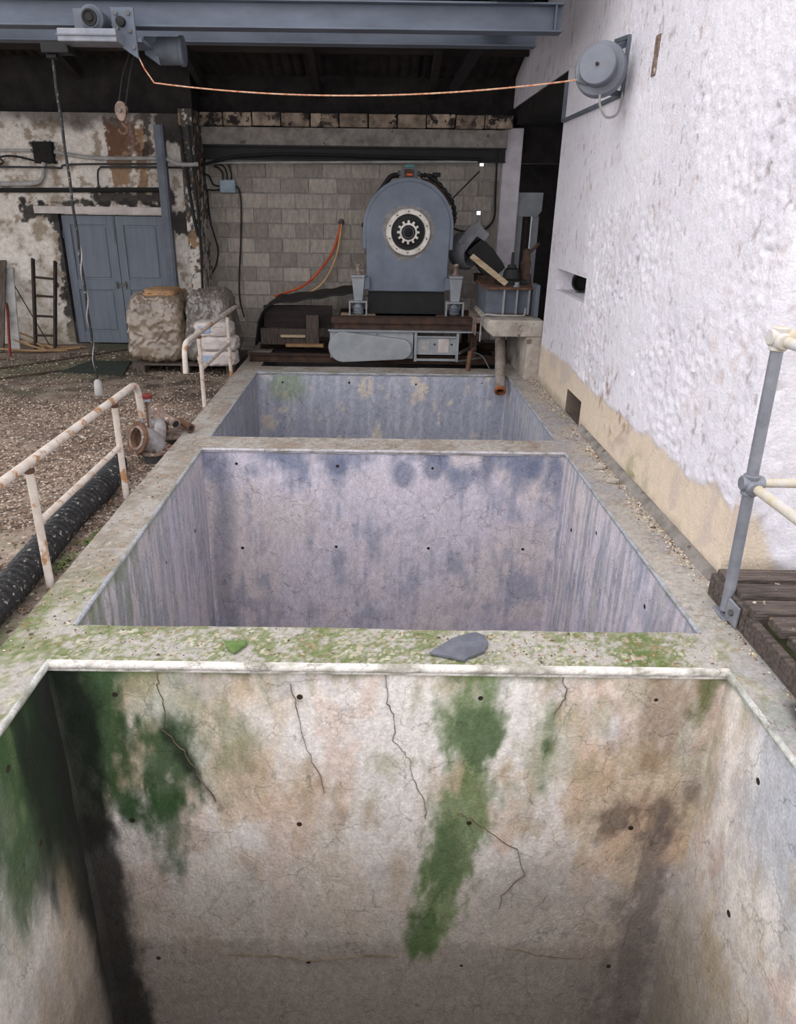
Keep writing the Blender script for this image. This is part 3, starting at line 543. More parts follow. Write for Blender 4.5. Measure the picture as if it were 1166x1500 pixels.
m = MB(); m.box(-9, -2.7, 11.05, 11.2, -.3, 2.86).box(-9, -2.7, 10.7, 11.1, -.4, -.115); tag(m.build('door_backing', 'soot', None, loc=(-6, 11.1, 0)), 'added dark backing that blocks light behind the blue doors', 'wall', None, 'structure')  # unseen backing added to stop outside light coming through the door gaps

# ---- roof: dark corrugated sheets on rafters and purlins
roof = thing('roof', 'dark corrugated shed roof on timber rafters', 'roof', (-3, 8.5, 3.9), None, 'structure')
def rz(y): return 4.75-(y-6.1)*.27
for k in range(11):
    x0 = -9+k*1.14; V = []; F = []; n = 24
    for i in range(n+1):
        x = x0+i/n*1.15; h = .02*math.cos(i/n*2*PI*8)
        for y in (6.5, 11.8): V.append((x, y, rz(y)+.12+h+(k % 2)*.006))
    for i in range(n): F.append((2*i, 2*i+1, 2*i+3, 2*i+2))
    m = MB(); m.add(V, F); m.build('roof_sheet', 'roofing', roof, smooth=False)
for k in range(8):
    m = MB(); m.bar((-8.6+k*1.55, 6.55, rz(6.55)-.06), (-8.6+k*1.55, 11.6, rz(11.6)-.06), .08, .16); m.build('rafter', 'dark_timber', roof)
for k in range(6):
    y = 6.65+k*.98; m = MB(); m.box(-9, 3.3, y-.04, y+.04, rz(y)+.02, rz(y)+.09); m.build('purlin', 'dark_timber', roof)

# ================================================================== OVERHEAD CRANE
cr = thing('overhead_crane', 'grey-blue twin-girder overhead crane spanning the shed', 'crane', (-3, 7.5, 3.1))
def ibeam(m, x0, x1, y, z0, z1, fw=.16, t=.014):
    m.box(x0, x1, y-fw/2, y+fw/2, z0, z0+t).box(x0, x1, y-fw/2, y+fw/2, z1-t, z1).box(x0, x1, y-.006, y+.006, z0+t, z1-t); return m
m = MB(); ibeam(m, -8.6, 1.47, 7.0, 3.145, 3.345); g1 = m.build('girder', 'girder_blue', cr, bevel=.003)
m = MB(); m.box(1.40, 1.412, 6.925, 7.075, 3.16, 3.33); m.build('end_stiffener', 'girder_blue', cr)
m = MB(); ibeam(m, -8.6, 1.45, 8.0, 3.215, 3.44); m.build('girder', 'girder_blue', cr, bevel=.003)
m = MB(); m.box(.92, 1.22, 6.8, 8.25, 3.347, 3.46); m.build('end_carriage', 'black', cr, bevel=.01)
m = MB(); m.box(1.14, 1.155, 6.8, 8.2, 3.44, 3.66); m.build('hanger_plate', 'black', cr)
m = MB(); m.box(-8.4, -8.1, 6.8, 8.25, 3.347, 3.46); m.build('end_carriage', 'black', cr, bevel=.01)
for y in (6.86, 8.15):
    m = MB(); m.lathe((1.103, y, 3.592), (1, 0, 0), [(-.015, .04), (-.012, .051), (.012, .051), (.015, .04)], 18); m.build('wheel', 'rust_dark', cr, smooth=True)
m = MB(); m.box(1.01, 1.13, 6.4, 9.6, 3.52, 3.54).box(1.064, 1.076, 5.95, 9.6, 3.54, 3.72).box(1.01, 1.13, 5.95, 9.6, 3.72, 3.735); rb = tag(m.build('runway_beam', 'black', None, loc=(1.07, 7.5, 3.52)), 'black runway beam running back under the roof at right', 'beam')
m = MB(); m.box(-8.31, -8.19, 5.95, 9.6, 3.52, 3.54).box(-8.256, -8.244, 5.95, 9.6, 3.54, 3.72).box(-8.31, -8.19, 5.95, 9.6, 3.72, 3.735); tag(m.build('runway_beam', 'black', None, loc=(-8.25, 7.5, 3.52)), 'black runway beam beyond the left edge', 'beam')
m = MB(); m.bar((.98, 8.15, 3.30), (.86, 9.9, 3.10), .07, .10); tag(m.build('brace', 'black', None, loc=(.9, 9, 3.1)), 'short black diagonal brace behind the crane girders', 'brace')

ho = thing('hoist_trolley', 'grey electric hoist trolley clamped on the crane girder', 'hoist', (-2.3, 6.9, 3.0))
m = MB(); m.box(-2.52, -2.06, 6.62, 6.86, 2.985, 3.075); m.build('platform', 'galv', ho, bevel=.008)
m = MB(); m.box(-2.525, -2.055, 6.605, 6.62, 3.025, 3.035); m.build('platform_rib', 'reel_grey', ho)
m = MB(); m.lathe((-2.27, 6.92, 3.155), (0, -1, 0), [(-.02, .085), (.16, .088), (.17, .095), (.21, .095), (.22, .08), (.245, .07)], 28); mo = m.build('motor', 'steel_blue', ho, smooth=True)
m = MB(); m.lathe((-2.27, 6.675, 3.155), (0, -1, 0), [(0, .06), (.012, .058), (.012, .045), (.004, .04), (.004, .03), (.014, .026)], 24); m.build('motor_cap', 'black', mo, smooth=True)
m = MB(); m.prism([(-2.44, 3.07), (-2.38, 3.07), (-2.33, 3.15), (-2.35, 3.24), (-2.44, 3.24)], 6.80, 6.84); m.build('mount_plate', 'steel_blue', ho, bevel=.004)
m = MB(); m.prism([(-2.14, 3.25), (-1.96, 3.25), (-1.955, 2.90), (-2.02, 2.94), (-2.11, 3.0), (-2.14, 3.01)], 6.80, 6.825); sp = m.build('side_plate', 'girder_blue', ho, bevel=.003)
for bx, bz in ((-2.1, 3.21), (-2.0, 3.21), (-2.1, 3.11), (-2.0, 3.09), (-1.98, 2.98)):
    m = MB(); m.lathe((bx, 6.80, bz), (0, -1, 0), [(0, .016), (.016, .016)], 6); m.build('bolt', 'mid_metal', sp)
m = MB(); m.lathe((-2.06, 6.80, 3.15), (0, -1, 0), [(0, .035), (.05, .035), (.055, .02)], 18); m.build('roller', 'black', sp, smooth=True)
m = MB(); m.prism([(-2.0, 3.12), (-1.90, 3.12), (-1.88, 2.91), (-2.0, 2.99)], 7.16, 7.185); m.build('side_plate', 'girder_blue', ho, bevel=.003)
m = MB(); m.box(-2.14, -1.92, 6.82, 7.17, 3.02, 3.05); m.build('cross_plate', 'girder_blue', ho)
m = MB(); m.lathe((-1.92, 7.25, 3.03), (1, 0, 0), [(0, .1), (.02, .105), (.2, .105), (.205, .115), (.235, .115), (.24, .09)], 28); m.build('rope_drum', 'steel_blue', ho, smooth=True)
m = MB(); m.box(-2.72, -2.5, 6.76, 6.9, 2.93, 3.0).box(-2.70, -2.62, 6.80, 6.88, 2.90, 2.93); m.build('cable_box', 'black', ho, bevel=.006)
hk = thing('hook_block', 'small rusty pulley block hanging from the hoist', 'pulley', (-2.17, 6.9, 2.4))
for s in (-1, 1):
    m = MB(); pl = [(-2.17+.05*math.cos(a)*(1 if math.sin(a) > 0 else .85), 2.535+.075*math.sin(a)) for a in [i*2*PI/20 for i in range(20)]]; m.prism(pl, 6.9+s*.022-.006, 6.9+s*.022+.006); m.build('cheek_plate', 'rust_lichen', hk, bevel=.003)
m = MB(); m.lathe((-2.17, 6.9, 2.535), (0, 1, 0), [(-.015, .045), (0, .035), (.015, .045)], 20); m.build('sheave', 'rust_dark', hk, smooth=True)
m = MB(); m.lathe((-2.17, 6.86, 2.54), (0, -1, 0), [(0, .016), (.02, .014)], 12); m.build('axle_pin', 'mid_metal', hk)
m = MB(); m.tube(curve([(-2.17, 6.9, 2.47), (-2.17, 6.9, 2.44), (-2.14, 6.9, 2.41), (-2.145, 6.9, 2.375), (-2.18, 6.9, 2.365), (-2.205, 6.9, 2.385), (-2.205, 6.9, 2.405)], 5), .013, 8); m.build('hook', 'rusty', hk, smooth=True)
for s in (-.03, .03):
    m = MB(); m.tube([(-2.17+s, 6.9, 2.55), (-2.10+s, 6.9, 2.8), (-2.02+s*.5, 6.95, 3.03)], .005, 6); m.build('wire_rope', 'black', hk)
pc = thing('pendant_cable', 'twisted black pendant control cable hanging to the yard', 'cable', (-2.67, 6.85, .1))
m = MB(); m.tube([(-2.67+.003*math.sin(i*.5), 6.85+.003*math.cos(i*.5), 2.97-i*.0345) for i in range(79)], .013, 8); m.build('cable', 'black_rubber', pc, smooth=True)
m = MB(); m.tube([(-2.67+.0145*math.sin(i*.16)+.003*math.sin(i*.05), 6.85+.0145*math.cos(i*.16), 1.5-i*.01) for i in range(130)], .005, 6); m.build('wrap_cord', 'conduit', pc, smooth=True)
m = MB(); m.lathe((-2.67, 6.85, .27), (0, 0, -1), [(0, .016), (.02, .035), (.1, .042), (.15, .04), (.16, .02)], 14); tag(m.build('pendant_grip', 'conduit', pc, smooth=True), 'pale taped grip at cable end')
# festoon cable from the reel
m = MB(); n = 60; A = Vector((-1.86, 6.85, 2.74)); B = Vector((1.44, 6.13, 2.70)); pts = []
for i in range(n+1):
    t = i/n; p = A.lerp(B, t); p.z -= .16*4*t*(1-t)*.6; pts.append(p)
m.tube([(-1.98, 6.85, 2.95), (-1.93, 6.85, 2.84)]+pts, .0058, 6); tag(m.build('orange_cable', 'orange_stripe', None, loc=(0, 6.5, 2.6), smooth=True), 'orange and white cable slung between hoist and wall reel', 'cable')

# cable reel on the white wall
rl = thing('cable_reel', 'grey round cable reel bracketed to the white wall', 'reel', (1.60, 6.12, 2.60))
ax = Vector((-.42, -.86, .12)).normalized(); c0 = Vector((1.61, 6.14, 2.765))
m = MB(); m.lathe(c0, ax, [(-.05, .15), (-.045, .176), (-.02, .182), (.03, .182), (.045, .172), (.05, .14)], 48); m.build('drum', 'reel_grey', rl, smooth=True)
m = MB(); m.lathe(c0, ax, [(.045, .128), (.12, .126), (.128, .131), (.142, .131), (.15, .124), (.151, .02)], 44); m.build('cover', 'reel_grey', rl, smooth=True)
m = MB(); m.lathe(c0+ax*.15, ax, [(0, .013), (.014, .012), (.016, .004)], 12); m.build('centre_bolt', 'rust_dark', rl, smooth=True)
m = MB(); m.lathe(c0-ax*.05, -ax, [(0, .09), (.04, .08), (.09, .06)], 20); m.build('hub', 'steel_blue', rl, smooth=True)
m = MB(); V = [(1.51, 6.1, 2.66), (1.51, 6.2, 2.66), (1.51, 6.2, 2.80), (1.51, 6.1, 2.80), (1.44, 6.10, 2.685), (1.44, 6.14, 2.685), (1.44, 6.14, 2.735), (1.44, 6.10, 2.735)]; m.add(V, [(0, 1, 2, 3), (7, 6, 5, 4), (0, 4, 5, 1), (1, 5, 6, 2), (2, 6, 7, 3), (3, 7, 4, 0)]); m.build('cable_guide', 'reel_grey', rl, bevel=.008)
for a, b in (((1.62, 6.25, 2.66), (1.85, 6.35, 2.635)), ((1.62, 6.25, 2.86), (1.85, 6.35, 2.98))): m = MB(); m.bar(a, b, .03, .04); m.build('arm', 'steel_blue', rl)
br = [(1.83, 8.20, 2.97), (1.83, 8.20, 2.63), (1.83, 6.27, 2.63), (1.83, 6.27, 3.0), (1.83, 6.62, 3.03)]
for a, b in zip(br[:-1], br[1:]):
    m = MB(); m.bar(a, b, .03, .034, (1, 0, 0)); m.build('bracket_rail', 'steel_blue', rl, bevel=.003)
m = MB(); m.tube(curve([(1.60, 6.05, 2.60), (1.61, 6.05, 2.53), (1.68, 6.1, 2.46), (1.78, 6.18, 2.49), (1.82, 6.25, 2.60), (1.82, 6.27, 2.68)], 8), .009, 8); tag(m.build('flexible_conduit', 'conduit', rl, smooth=True), 'looped pale flexible conduit')

# ================================================================== BLUE MACHINE
mc = thing('centrifuge', 'large grey-blue arch-shaped centrifuge with bare ring flange', 'machine', (.37, 9.9, .5))
cx, cz, R0 = .365, 1.585, .53
def arch(r, xb, z0, n=40): return [(cx-xb, z0)]+[(cx-r*math.cos(PI*i/n), cz+r*math.sin(PI*i/n)) for i in range(n+1)]+[(cx+xb, z0)]
m = MB(); m.prism(arch(.515, .50, .83), 9.5, 10.35); m.build('housing', 'housing_blue', mc, bevel=.012)
for y0, y1 in ((9.515, 9.60), (10.2, 10.3)):
    o_ = arch(.555, .555, 1.33); i_ = arch(.512, .512, 1.33); m = MB(); n_ = len(o_); V = [(a, y0, b) for a, b in o_]+[(a, y0, b) for a, b in i_]+[(a, y1, b) for a, b in o_]+[(a, y1, b) for a, b in i_]; F = []
    for i in range(n_-1): F += [(i, i+1, n_+i+1, n_+i), (2*n_+i, 3*n_+i, 3*n_+i+1, 2*n_+i+1), (i, 2*n_+i, 2*n_+i+1, i+1), (n_+i, n_+i+1, 3*n_+i+1, 3*n_+i)]
    F += [(0, n_, 3*n_, 2*n_), (n_-1, 2*n_-1, 4*n_-1, 3*n_-1)][0:2]; m.add(V, F); m.build('shell_band', 'housing_blue', mc, bevel=.006)
FC = (.365, 9.5, 1.53)
m = MB(); V = [FC[:1]+(9.497,)+FC[2:]]; k = 60; 
for i in range(k):
    a = 2*PI*i/k; r = .318+.018*math.sin(a*3+.5)+random.uniform(-.008, .008); V.append((FC[0]+r*math.cos(a), 9.4985, FC[2]+r*math.sin(a)))
V2 = [(x, 9.53, z) for x, y, z in V]; F = [(0, 1+i, 1+(i+1) % k) for i in range(k)]; m.add(V, F); m.build('primer_patch', 'primer', mc)
m = MB(); m.lathe(FC, (0, -1, 0), [(-.02, .272), (.035, .272), (.045, .262), (.045, .212), (.035, .204), (-.02, .204)], 56, True); fl = m.build('ring_flange', 'bare_metal', mc, smooth=True)
for i in range(10):
    a = 2*PI*(i+.5)/10; m = MB(); m.lathe((FC[0]+.236*math.cos(a), 9.455, FC[2]+.236*math.sin(a)), (0, -1, 0), [(0, .009), (.006, .008)], 8); m.build('bolt', 'black', fl)
m = MB(); m.lathe(FC, (0, -1, 0), [(-.03, .205), (.01, .205), (.012, .15), (.02, .14), (.02, .02)], 48); m.build('seal_disc', 'black', mc, smooth=True)
pl = []
for i in range(12):
    for da, r in ((-.13, .108), (-.10, .138), (.10, .138), (.13, .108)): a = 2*PI*i/12+da; pl.append((FC[0]+r*math.cos(a), FC[2]+r*math.sin(a)))
m = MB(); m.prism(pl, 9.44, 9.48); m.build('sprocket', 'bare_metal', mc, bevel=.003)
m = MB(); m.lathe((FC[0], 9.445, FC[2]), (0, -1, 0), [(-.02, .085), (.012, .085), (.014, .072), (.006, .066), (.006, .05), (.026, .045), (.03, .032), (.018, .028), (.018, .012), (.034, .008)], 32); m.build('hub', 'black', mc, smooth=True)
m = MB(); m.lathe((FC[0], 9.43, FC[2]), (0, -1, 0), [(0, .066), (.006, .066), (.006, .058), (0, .058)], 32, True); m.build('hub_ring', 'mid_metal', mc, smooth=True)
m = MB(); m.box(.25, .48, 9.62, 9.86, 2.09, 2.13).box(.27, .46, 9.65, 9.83, 2.13, 2.255); tp = m.build('terminal_box', 'steel_blue', mc, bevel=.008)
m = MB(); m.box(.30, .42, 9.635, 9.65, 2.14, 2.235); m.build('rust_plate', 'rusty', tp); m = MB(); m.box(.335, .40, 9.627, 9.635, 2.165, 2.185); m.build('name_tag', 'orange', tp); m = MB(); m.box(.31, .43, 9.68, 9.8, 2.255, 2.285); m.build('teal_cap', 'teal', tp, bevel=.006)
m = MB(); m.lathe((.26, 9.73, 2.19), (-1, 0, 0), [(0, .03), (.03, .03), (.035, .018)], 12); m.build('gland', 'mid_metal', tp); m = MB(); m.lathe((.47, 9.73, 2.19), (1, 0, 0), [(0, .03), (.03, .03), (.035, .018)], 12); m.build('gland', 'mid_metal', tp)
m = MB(); m.tube(curve([(.50, 9.73, 2.17), (.62, 9.72, 2.16), (.78, 9.70, 2.03), (.90, 9.70, 1.88), (.945, 9.72, 1.72), (.93, 9.75, 1.62)], 8), [.026+.008*math.sin(i*1.9) for i in range(41)], 10); m.build('cable_harness', 'black', mc, smooth=True)
m = MB(); m.tube(curve([(.52, 9.68, 2.13), (.65, 9.64, 2.09), (.80, 9.62, 1.96), (.88, 9.62, 1.84)], 8), .013, 8); m.build('cable_harness', 'rust_dark', mc, smooth=True)
m = MB(); m.tube(curve([(.24, 9.73, 2.17), (.14, 9.72, 2.15), (.04, 9.7, 2.02), (-.02, 9.72, 1.95)], 8), .03, 8); m.build('cable_harness', 'black', mc, smooth=True)
m = MB(); m.box(.62, .72, 9.85, 9.93, 2.1, 2.19).box(.66, .76, 9.84, 9.9, 2.16, 2.21); m.build('bracket', 'black', mc, bevel=.01)
m = MB(); m.lathe((-.17, 9.62, 1.60), (-1, 0, 0), [(0, .03), (.03, .03), (.04, .015)], 10); m.build('side_plug', 'black', mc)
for s, bx in ((-1, -.245), (1, .975)):
    ft = MB(); ft.prism([(bx-.08, 1.0), (bx+.08, 1.0), (bx+.055, .72), (bx-.05, .72)], 9.42, 9.58).box(bx-.085, bx+.085, 9.40, 9.60, 1.0, 1.03); fo = ft.build('foot_bracket', 'guard_grey', mc, bevel=.005)
    m = MB(); m.lathe((bx, 9.5, 1.03), (0, 0, 1), [(0, .045), (.03, .045), (.03, .025), (.1, .022), (.1, .035), (.13, .035), (.14, .02)], 14); m.build('levelling_screw', 'rust_lichen', fo, smooth=True)
    m = MB(); a = min(bx-s*.0, bx-s*.16); m.box(min(bx, bx-s*.14), max(bx, bx-s*.14), 9.44, 9.56, .86, 1.0); m.build('lug', 'housing_blue', fo)
    sb = MB(); 
    for q in (-.105, .105): sb.box(bx+q-.009, bx+q+.009, 9.40, 9.60, .545, .70)
    sb.box(bx-.115, bx+.115, 9.40, 9.60, .70, .718); sbo = sb.build('spring_frame', 'guard_grey', mc)
    m = MB(); m.lathe((bx, 9.48, .545), (0, 0, 1), [(0, .05)]+[(t*.012+.01, .06+(.016 if t % 2 else 0)) for t in range(9)]+[(.15, .04)], 20); m.build('rubber_mount', 'insulator', sbo, smooth=True)
    m = MB(); m.box(bx-.22, bx+.22, 9.36, 9.64, .515, .545); m.build('foot_plate', 'pale_wood' if s < 0 else 'rusty', mc, bevel=.004)
m = MB(); m.box(-.12, .85, 9.56, 10.3, .55, .83); m.build('underpan', 'black', mc)

# support frame below the machine
fr = thing('machine_frame', 'rusty steel frame carrying the centrifuge over the last basin', 'frame', (.35, 9.6, 0))
m = MB(); m.box(-.56, 1.32, 9.02, 9.20, .555, .572).box(-.56, 1.32, 9.02, 9.035, .50, .555).box(-.5, 1.32, 9.2, 10.3, .44, .51); m.build('deck_beam', 'rust_dark', fr, bevel=.004)
m = MB(); m.box(-.53, 1.26, 9.03, 9.045, .512, .535); m.build('edge_angle', 'guard_grey', fr)
m = MB(); m.box(-.52, 1.30, 9.05, 9.09, .43, .50); m.build('timber_packer', 'rust_dark', fr, bevel=.004)
m = MB(); m.box(-.6, 1.32, 8.98, 9.06, .408, .424); m.build('ledge_strip', 'guard_grey', fr)
for yy in (9.15, 10.05):
    m = MB(); ibeam(m, -1.6, 1.62, yy, .002, .1, .1, .012); m.build('bearer', 'rust_dark', fr)
for xx in (-.5, 1.2):
    for yy in (9.15, 10.05): m = MB(); m.box(xx-.04, xx+.04, yy-.04, yy+.04, .1, .44); m.build('leg', 'rust_dark', fr)
m = MB(); m.bar((1.02, 9.0, .16), (1.35, 9.4, .24), .03, .03).bar((1.0, 9.0, .06), (1.3, 9.05, .10), .02, .02); m.build('tie_rod', 'mid_metal', fr)
bgd = thing('belt_guard', 'long rounded grey belt guard on the machine frame', 'guard', (-.1, 8.97, .03))
pl = []
r1, c1, r2, c2 = .185, (-.41, .225), .125, (.30, .205)
for i in range(17): a = PI*.52+PI*.98*i/16; pl.append((c1[0]+r1*math.cos(a), c1[1]+r1*math.sin(a)))
for i in range(17): a = -PI*.48+PI*.95*i/16; pl.append((c2[0]+r2*math.cos(a), c2[1]+r2*math.sin(a)))
m = MB(); m.prism(pl, 8.94, 9.02); m.build('cover', 'guard_grey', bgd, bevel=.012)
m = MB(); m.box(-.58, .445, 9.02, 9.05, .08, .40); m.build('back_plate', 'guard_grey', bgd, bevel=.003)
for q in ((-.55, .33), (-.55, .13), (.41, .18), (.0, .37)): m = MB(); m.lathe((q[0], 9.02, q[1]), (0, -1, 0), [(0, .012), (.012, .01)], 8); m.build('bolt', 'mid_metal', bgd)
sw = thing('switch_panel', 'grey panel with two pale notices beside the belt guard', 'panel', (.75, 9.0, .05))
m = MB(); m.box(.485, 1.0, 9.03, 9.05, .13, .345); m.build('plate', 'guard_grey', sw, bevel=.003)
for q in (.47, .985): m = MB(); m.box(q-.012, q+.022, 9.0, 9.03, .05, .405); m.build('upright', 'guard_grey', sw, bevel=.003)
for a, b in ((.345, .36), (.06, .085)): m = MB(); m.box(.49, .985, 9.0, 9.03, a, b); m.build('crossbar', 'guard_grey', sw)
for q, ww in ((.60, .05), (.82, .065)): m = MB(); m.box(q-ww, q+ww, 9.022, 9.03, .16 if ww > .06 else .19, .325 if ww > .06 else .30); m.build('notice', 'sack_white' if ww > .06 else 'conduit', sw)
for q in (.71, .92): m = MB(); m.lathe((q, 9.03, .26), (0, -1, 0), [(0, .011), (.014, .011)], 10); m.build('button', 'black', sw)

# dark chute and timbers left of the machine
V = []; F = []; nx, ny = 30, 10
for i in range(nx+1):
    t = i/nx; x = -1.62+1.35*t
    for j in range(ny+1):
        s = j/ny; z = .10+.56*(1-(1-min(t/.22, 1))**2)**.5+.14*max(0, t-.3)/.7; V.append((x+.01*math.sin(j*1.3+i*.4), 9.70+.95*s, z+.008*math.sin(i*.9+j)))
for i in range(nx):
    for j in range(ny): a = i*(ny+1)+j; F.append((a, a+ny+1, a+ny+2, a+1))
m = MB(); m.add(V, F); o = m.build('rubber_apron', 'black_sheet', None, loc=(-1, 10.1, .1), smooth=True); md = o.modifiers.new('thick', 'SOLIDIFY'); md.thickness = .02
tag(o, 'black rubber apron humped over the timbers left of the machine', 'apron')
for k, (x0, x1, y0, y1, z0, z1, lab, mt) in enumerate(((-1.5, -.6, 9.80, 9.88, .32, .60, 'dark upper timber plank below the rubber apron', 'dark_timber'), (-1.55, -.8, 9.76, 9.86, .10, .31, 'grey-brown lower timber plank below the rubber apron', 'old_wood'), (-.93, -.765, 9.66, 9.74, .10, .50, 'upright brown timber stub beside the belt guard', 'old_wood'), (-1.28, -.95, 9.72, 9.756, .20, .235, 'narrow pale batten nailed on the lower plank', 'pale_wood'), (-1.2, -.7, 9.58, 9.68, .02+.08, .14, 'splintered orange-brown board lying on the frame bearer', 'lath_wood'))):
    m = MB(); m.box(x0, x1, y0, y1, z0, z1); tag(m.build('timber_plank', mt, None, loc=((x0+x1)/2, y0, z0), bevel=.008), lab, 'plank', 'timbers left of the machine')

# ================================================================== RIGHT: slab, steel box, duct, pipe
m = MB(); m.prism([(1.24, .63), (1.28, .655), (1.88, .655), (1.88, .47), (1.32, .47), (1.24, .53)], 8.36, 9.7); o = tag(m.build('concrete_slab', 'pale_concrete', None, loc=(1.55, 8.9, .47), bevel=.015), 'pale concrete slab jutting out at the end of the white wall', 'slab')
m = MB(); m.box(1.70, 1.9, 8.3, 9.6, -.1, .47); tag(m.build('slab_pier', 'pale_concrete', None, loc=(1.8, 8.9, -.1), bevel=.01), 'pale pier under the concrete slab', 'pier')
sfm = thing('steel_box', 'grey-blue ribbed steel box frame bolted on the slab', 'box', (1.55, 9, .66))
m = MB(); m.box(1.27, 1.84, 8.78, 9.6, .665, .95); m.build('body', 'steel_blue', sfm, bevel=.004)
m = MB(); m.box(1.24, 1.86, 8.70, 9.62, .95, .975); m.build('top_plate', 'rusty', sfm, bevel=.003)
m = MB(); m.box(1.26, 1.85, 8.70, 8.80, .657, .675); m.build('bottom_flange', 'rusty', sfm, bevel=.003)
for xx in (1.47, 1.62, 1.76): m = MB(); m.box(xx-.008, xx+.008, 8.71, 8.78, .675, .95); m.build('rib', 'guard_grey', sfm)
m = MB(); m.box(1.80, 1.845, 8.55, 8.80, .657, 1.02); m.build('end_post', 'steel_blue', sfm, bevel=.003)
m = MB(); m.box(1.16, 1.22, 8.75, 9.5, .56, .62).box(1.16, 1.175, 8.75, 9.5, .42, .56); tag(m.build('channel_rail', 'rust_lichen', None, loc=(1.19, 9.1, .42), bevel=.004), 'rusty channel rail along the left side of the slab', 'rail')
m = MB(); m.tube(curve([(1.22, 8.70, .36), (1.22, 8.66, .62), (1.26, 8.62, .68), (1.40, 8.6, .675), (1.66, 8.6, .675), (1.70, 8.6, .69), (1.705, 8.6, .76)], 6), .011, 8); tag(m.build('bent_pipe', 'conduit', None, loc=(1.4, 8.6, .66), smooth=True), 'thin bent pipe lying along the top of the slab', 'pipe')
du = thing('duct_elbow', 'grey sheet-metal duct elbow with open black mouth', 'duct', (1.4, 10.0, .99))
m = MB(); m.lathe((1.12, 10.10, 1.30), (.75, -.62, -.1), [(-.10, .20), (0, .235), (.1, .235), (.14, .20), (.14, .185), (.0, .18)], 30); m.build('collar', 'duct_grey', du, smooth=True)
m = MB(); m.prism([(1.02, 1.42), (1.16, 1.60), (1.27, 1.66), (1.33, 1.58), (1.42, 1.50), (1.36, 1.42), (1.26, 1.48), (1.16, 1.36), (1.1, 1.26)], 9.88, 9.92); m.build('flange_plate', 'duct_grey', du, bevel=.004)
V = []; F = []
for i, (px, pz, hw) in enumerate(((1.24, 1.36, .13), (1.38, 1.22, .15), (1.52, 1.05, .15), (1.55, .99, .15))):
    nx_, nz_ = .707, .707
    V += [(px-nx_*hw, 9.92, pz-nz_*hw*.8+0), (px+nx_*hw, 9.92, pz+nz_*hw), (px+nx_*hw, 10.2, pz+nz_*hw), (px-nx_*hw, 10.2, pz-nz_*hw*.8)]
for i in range(3):
    for e in range(4): F.append((4*i+e, 4*i+(e+1) % 4, 4*i+4+(e+1) % 4, 4*i+4+e))
F += [(0, 1, 2, 3), (15, 14, 13, 12)]; m = MB(); m.add(V, F); m.build('throat', 'black', du, bevel=.004)
m = MB(); m.box(1.3, 1.6, 9.9, 10.3, .90, 1.0); m.build('stand', 'rust_dark', du)
m = MB(); m.bar((1.09, 8.95, 1.30), (1.50, 8.80, 1.005), .075, .022, (.4, -.7, .6)); tag(m.build('loose_board', 'pale_wood', None, loc=(1.5, 8.85, .98), bevel=.003), 'pale loose board propped slanting on the steel box', 'board')
vc = thing('screw_jack', 'dark rusty jack standing on the steel box', 'jack', (1.62, 9.1, .976))
m = MB(); m.lathe((1.60, 9.1, .976), (0, 0, 1), [(0, .15), (.05, .15), (.07, .11), (.17, .085), (.19, .055), (.22, .05), (.22, .02), (.36, .016)], 20); m.build('body', 'black', vc, smooth=True)
m = MB(); m.box(1.42, 1.78, 9.0, 9.2, .976, 1.03); m.build('base', 'black', vc, bevel=.01)
vv = thing('hand_pump', 'lumpy brown hand pump beside the jack', 'pump', (1.80, 9.25, .976))
m = MB(); m.lathe((1.78, 9.2, .976), (0, 0, 1), [(0, .09), (.1, .08), (.12, .055), (.24, .065), (.28, .05), (.38, .045), (.4, .02)], 18); m.build('barrel', 'rust_dark', vv, smooth=True)
m = MB(); m.bar((1.78, 9.2, 1.30), (1.90, 9.1, 1.44), .03, .03); m.build('handle', 'rust_dark', vv)
m = MB(); m.lathe((1.62, 8.79, .975), (0, 0, 1), [(0, .04), (.02, .04), (.02, .025), (.05, .028), (.055, .018)], 10); tag(m.build('anchor_nut', 'galv', None, loc=(1.62, 8.79, .975)), 'pale nut on the front edge of the steel box', 'nut')
# things hanging in the dark opening
m = MB(); m.prism([(2.0, 2.02), (2.36, 2.02), (2.36, 1.78), (2.3, 1.70), (2.0, 1.70)], 11.35, 11.42); tag(m.build('hanging_plate', 'guard_grey', None, loc=(2.2, 11.4, 1.7), bevel=.004), 'grey plate with rounded corner inside the dark opening', 'plate')
for x_, z0, z1, lab in ((2.06, -.08, 1.7, 'grey upright post left of the thin rod in the dark opening'), (2.30, -.08, 1.7, 'grey upright post right of the thin rod in the dark opening')):
    m = MB(); m.box(x_-.05, x_+.05, 11.45, 11.55, z0, z1); tag(m.build('steel_post', 'guard_grey', None, loc=(x_, 11.5, z0), bevel=.004), lab, 'post', 'posts in the dark opening')
m = MB(); m.tube([(2.16, 11.42, -.08), (2.16, 11.42, 1.7)], .016, 8); tag(m.build('thin_rod', 'rust_dark', None, loc=(2.16, 11.42, -.08)), 'thin rusty rod between the two posts in the opening', 'rod')
m = MB(); m.tube(curve([(1.70, 11.2, 2.75), (1.64, 11.2, 2.6), (1.65, 11.2, 2.0), (1.66, 11.2, 1.72), (1.60, 11.2, 1.58), (1.45, 11.15, 1.5), (1.2, 11.1, 1.5), (1.0, 11.0, 1.56)], 8), .014, 8); tag(m.build('pillar_cable', 'black', None, loc=(1.65, 11.2, 2), smooth=True), 'black cable hanging beside the pillar and looping to the machine', 'cable')
m = MB(); m.tube([(1.40, 11.18, 2.28), (.95, 11.0, 1.85)], .009, 6); tag(m.build('stay_wire', 'black', None, loc=(1.2, 11.1, 2)), 'thin black stay wire slanting from lintel to machine', 'wire')
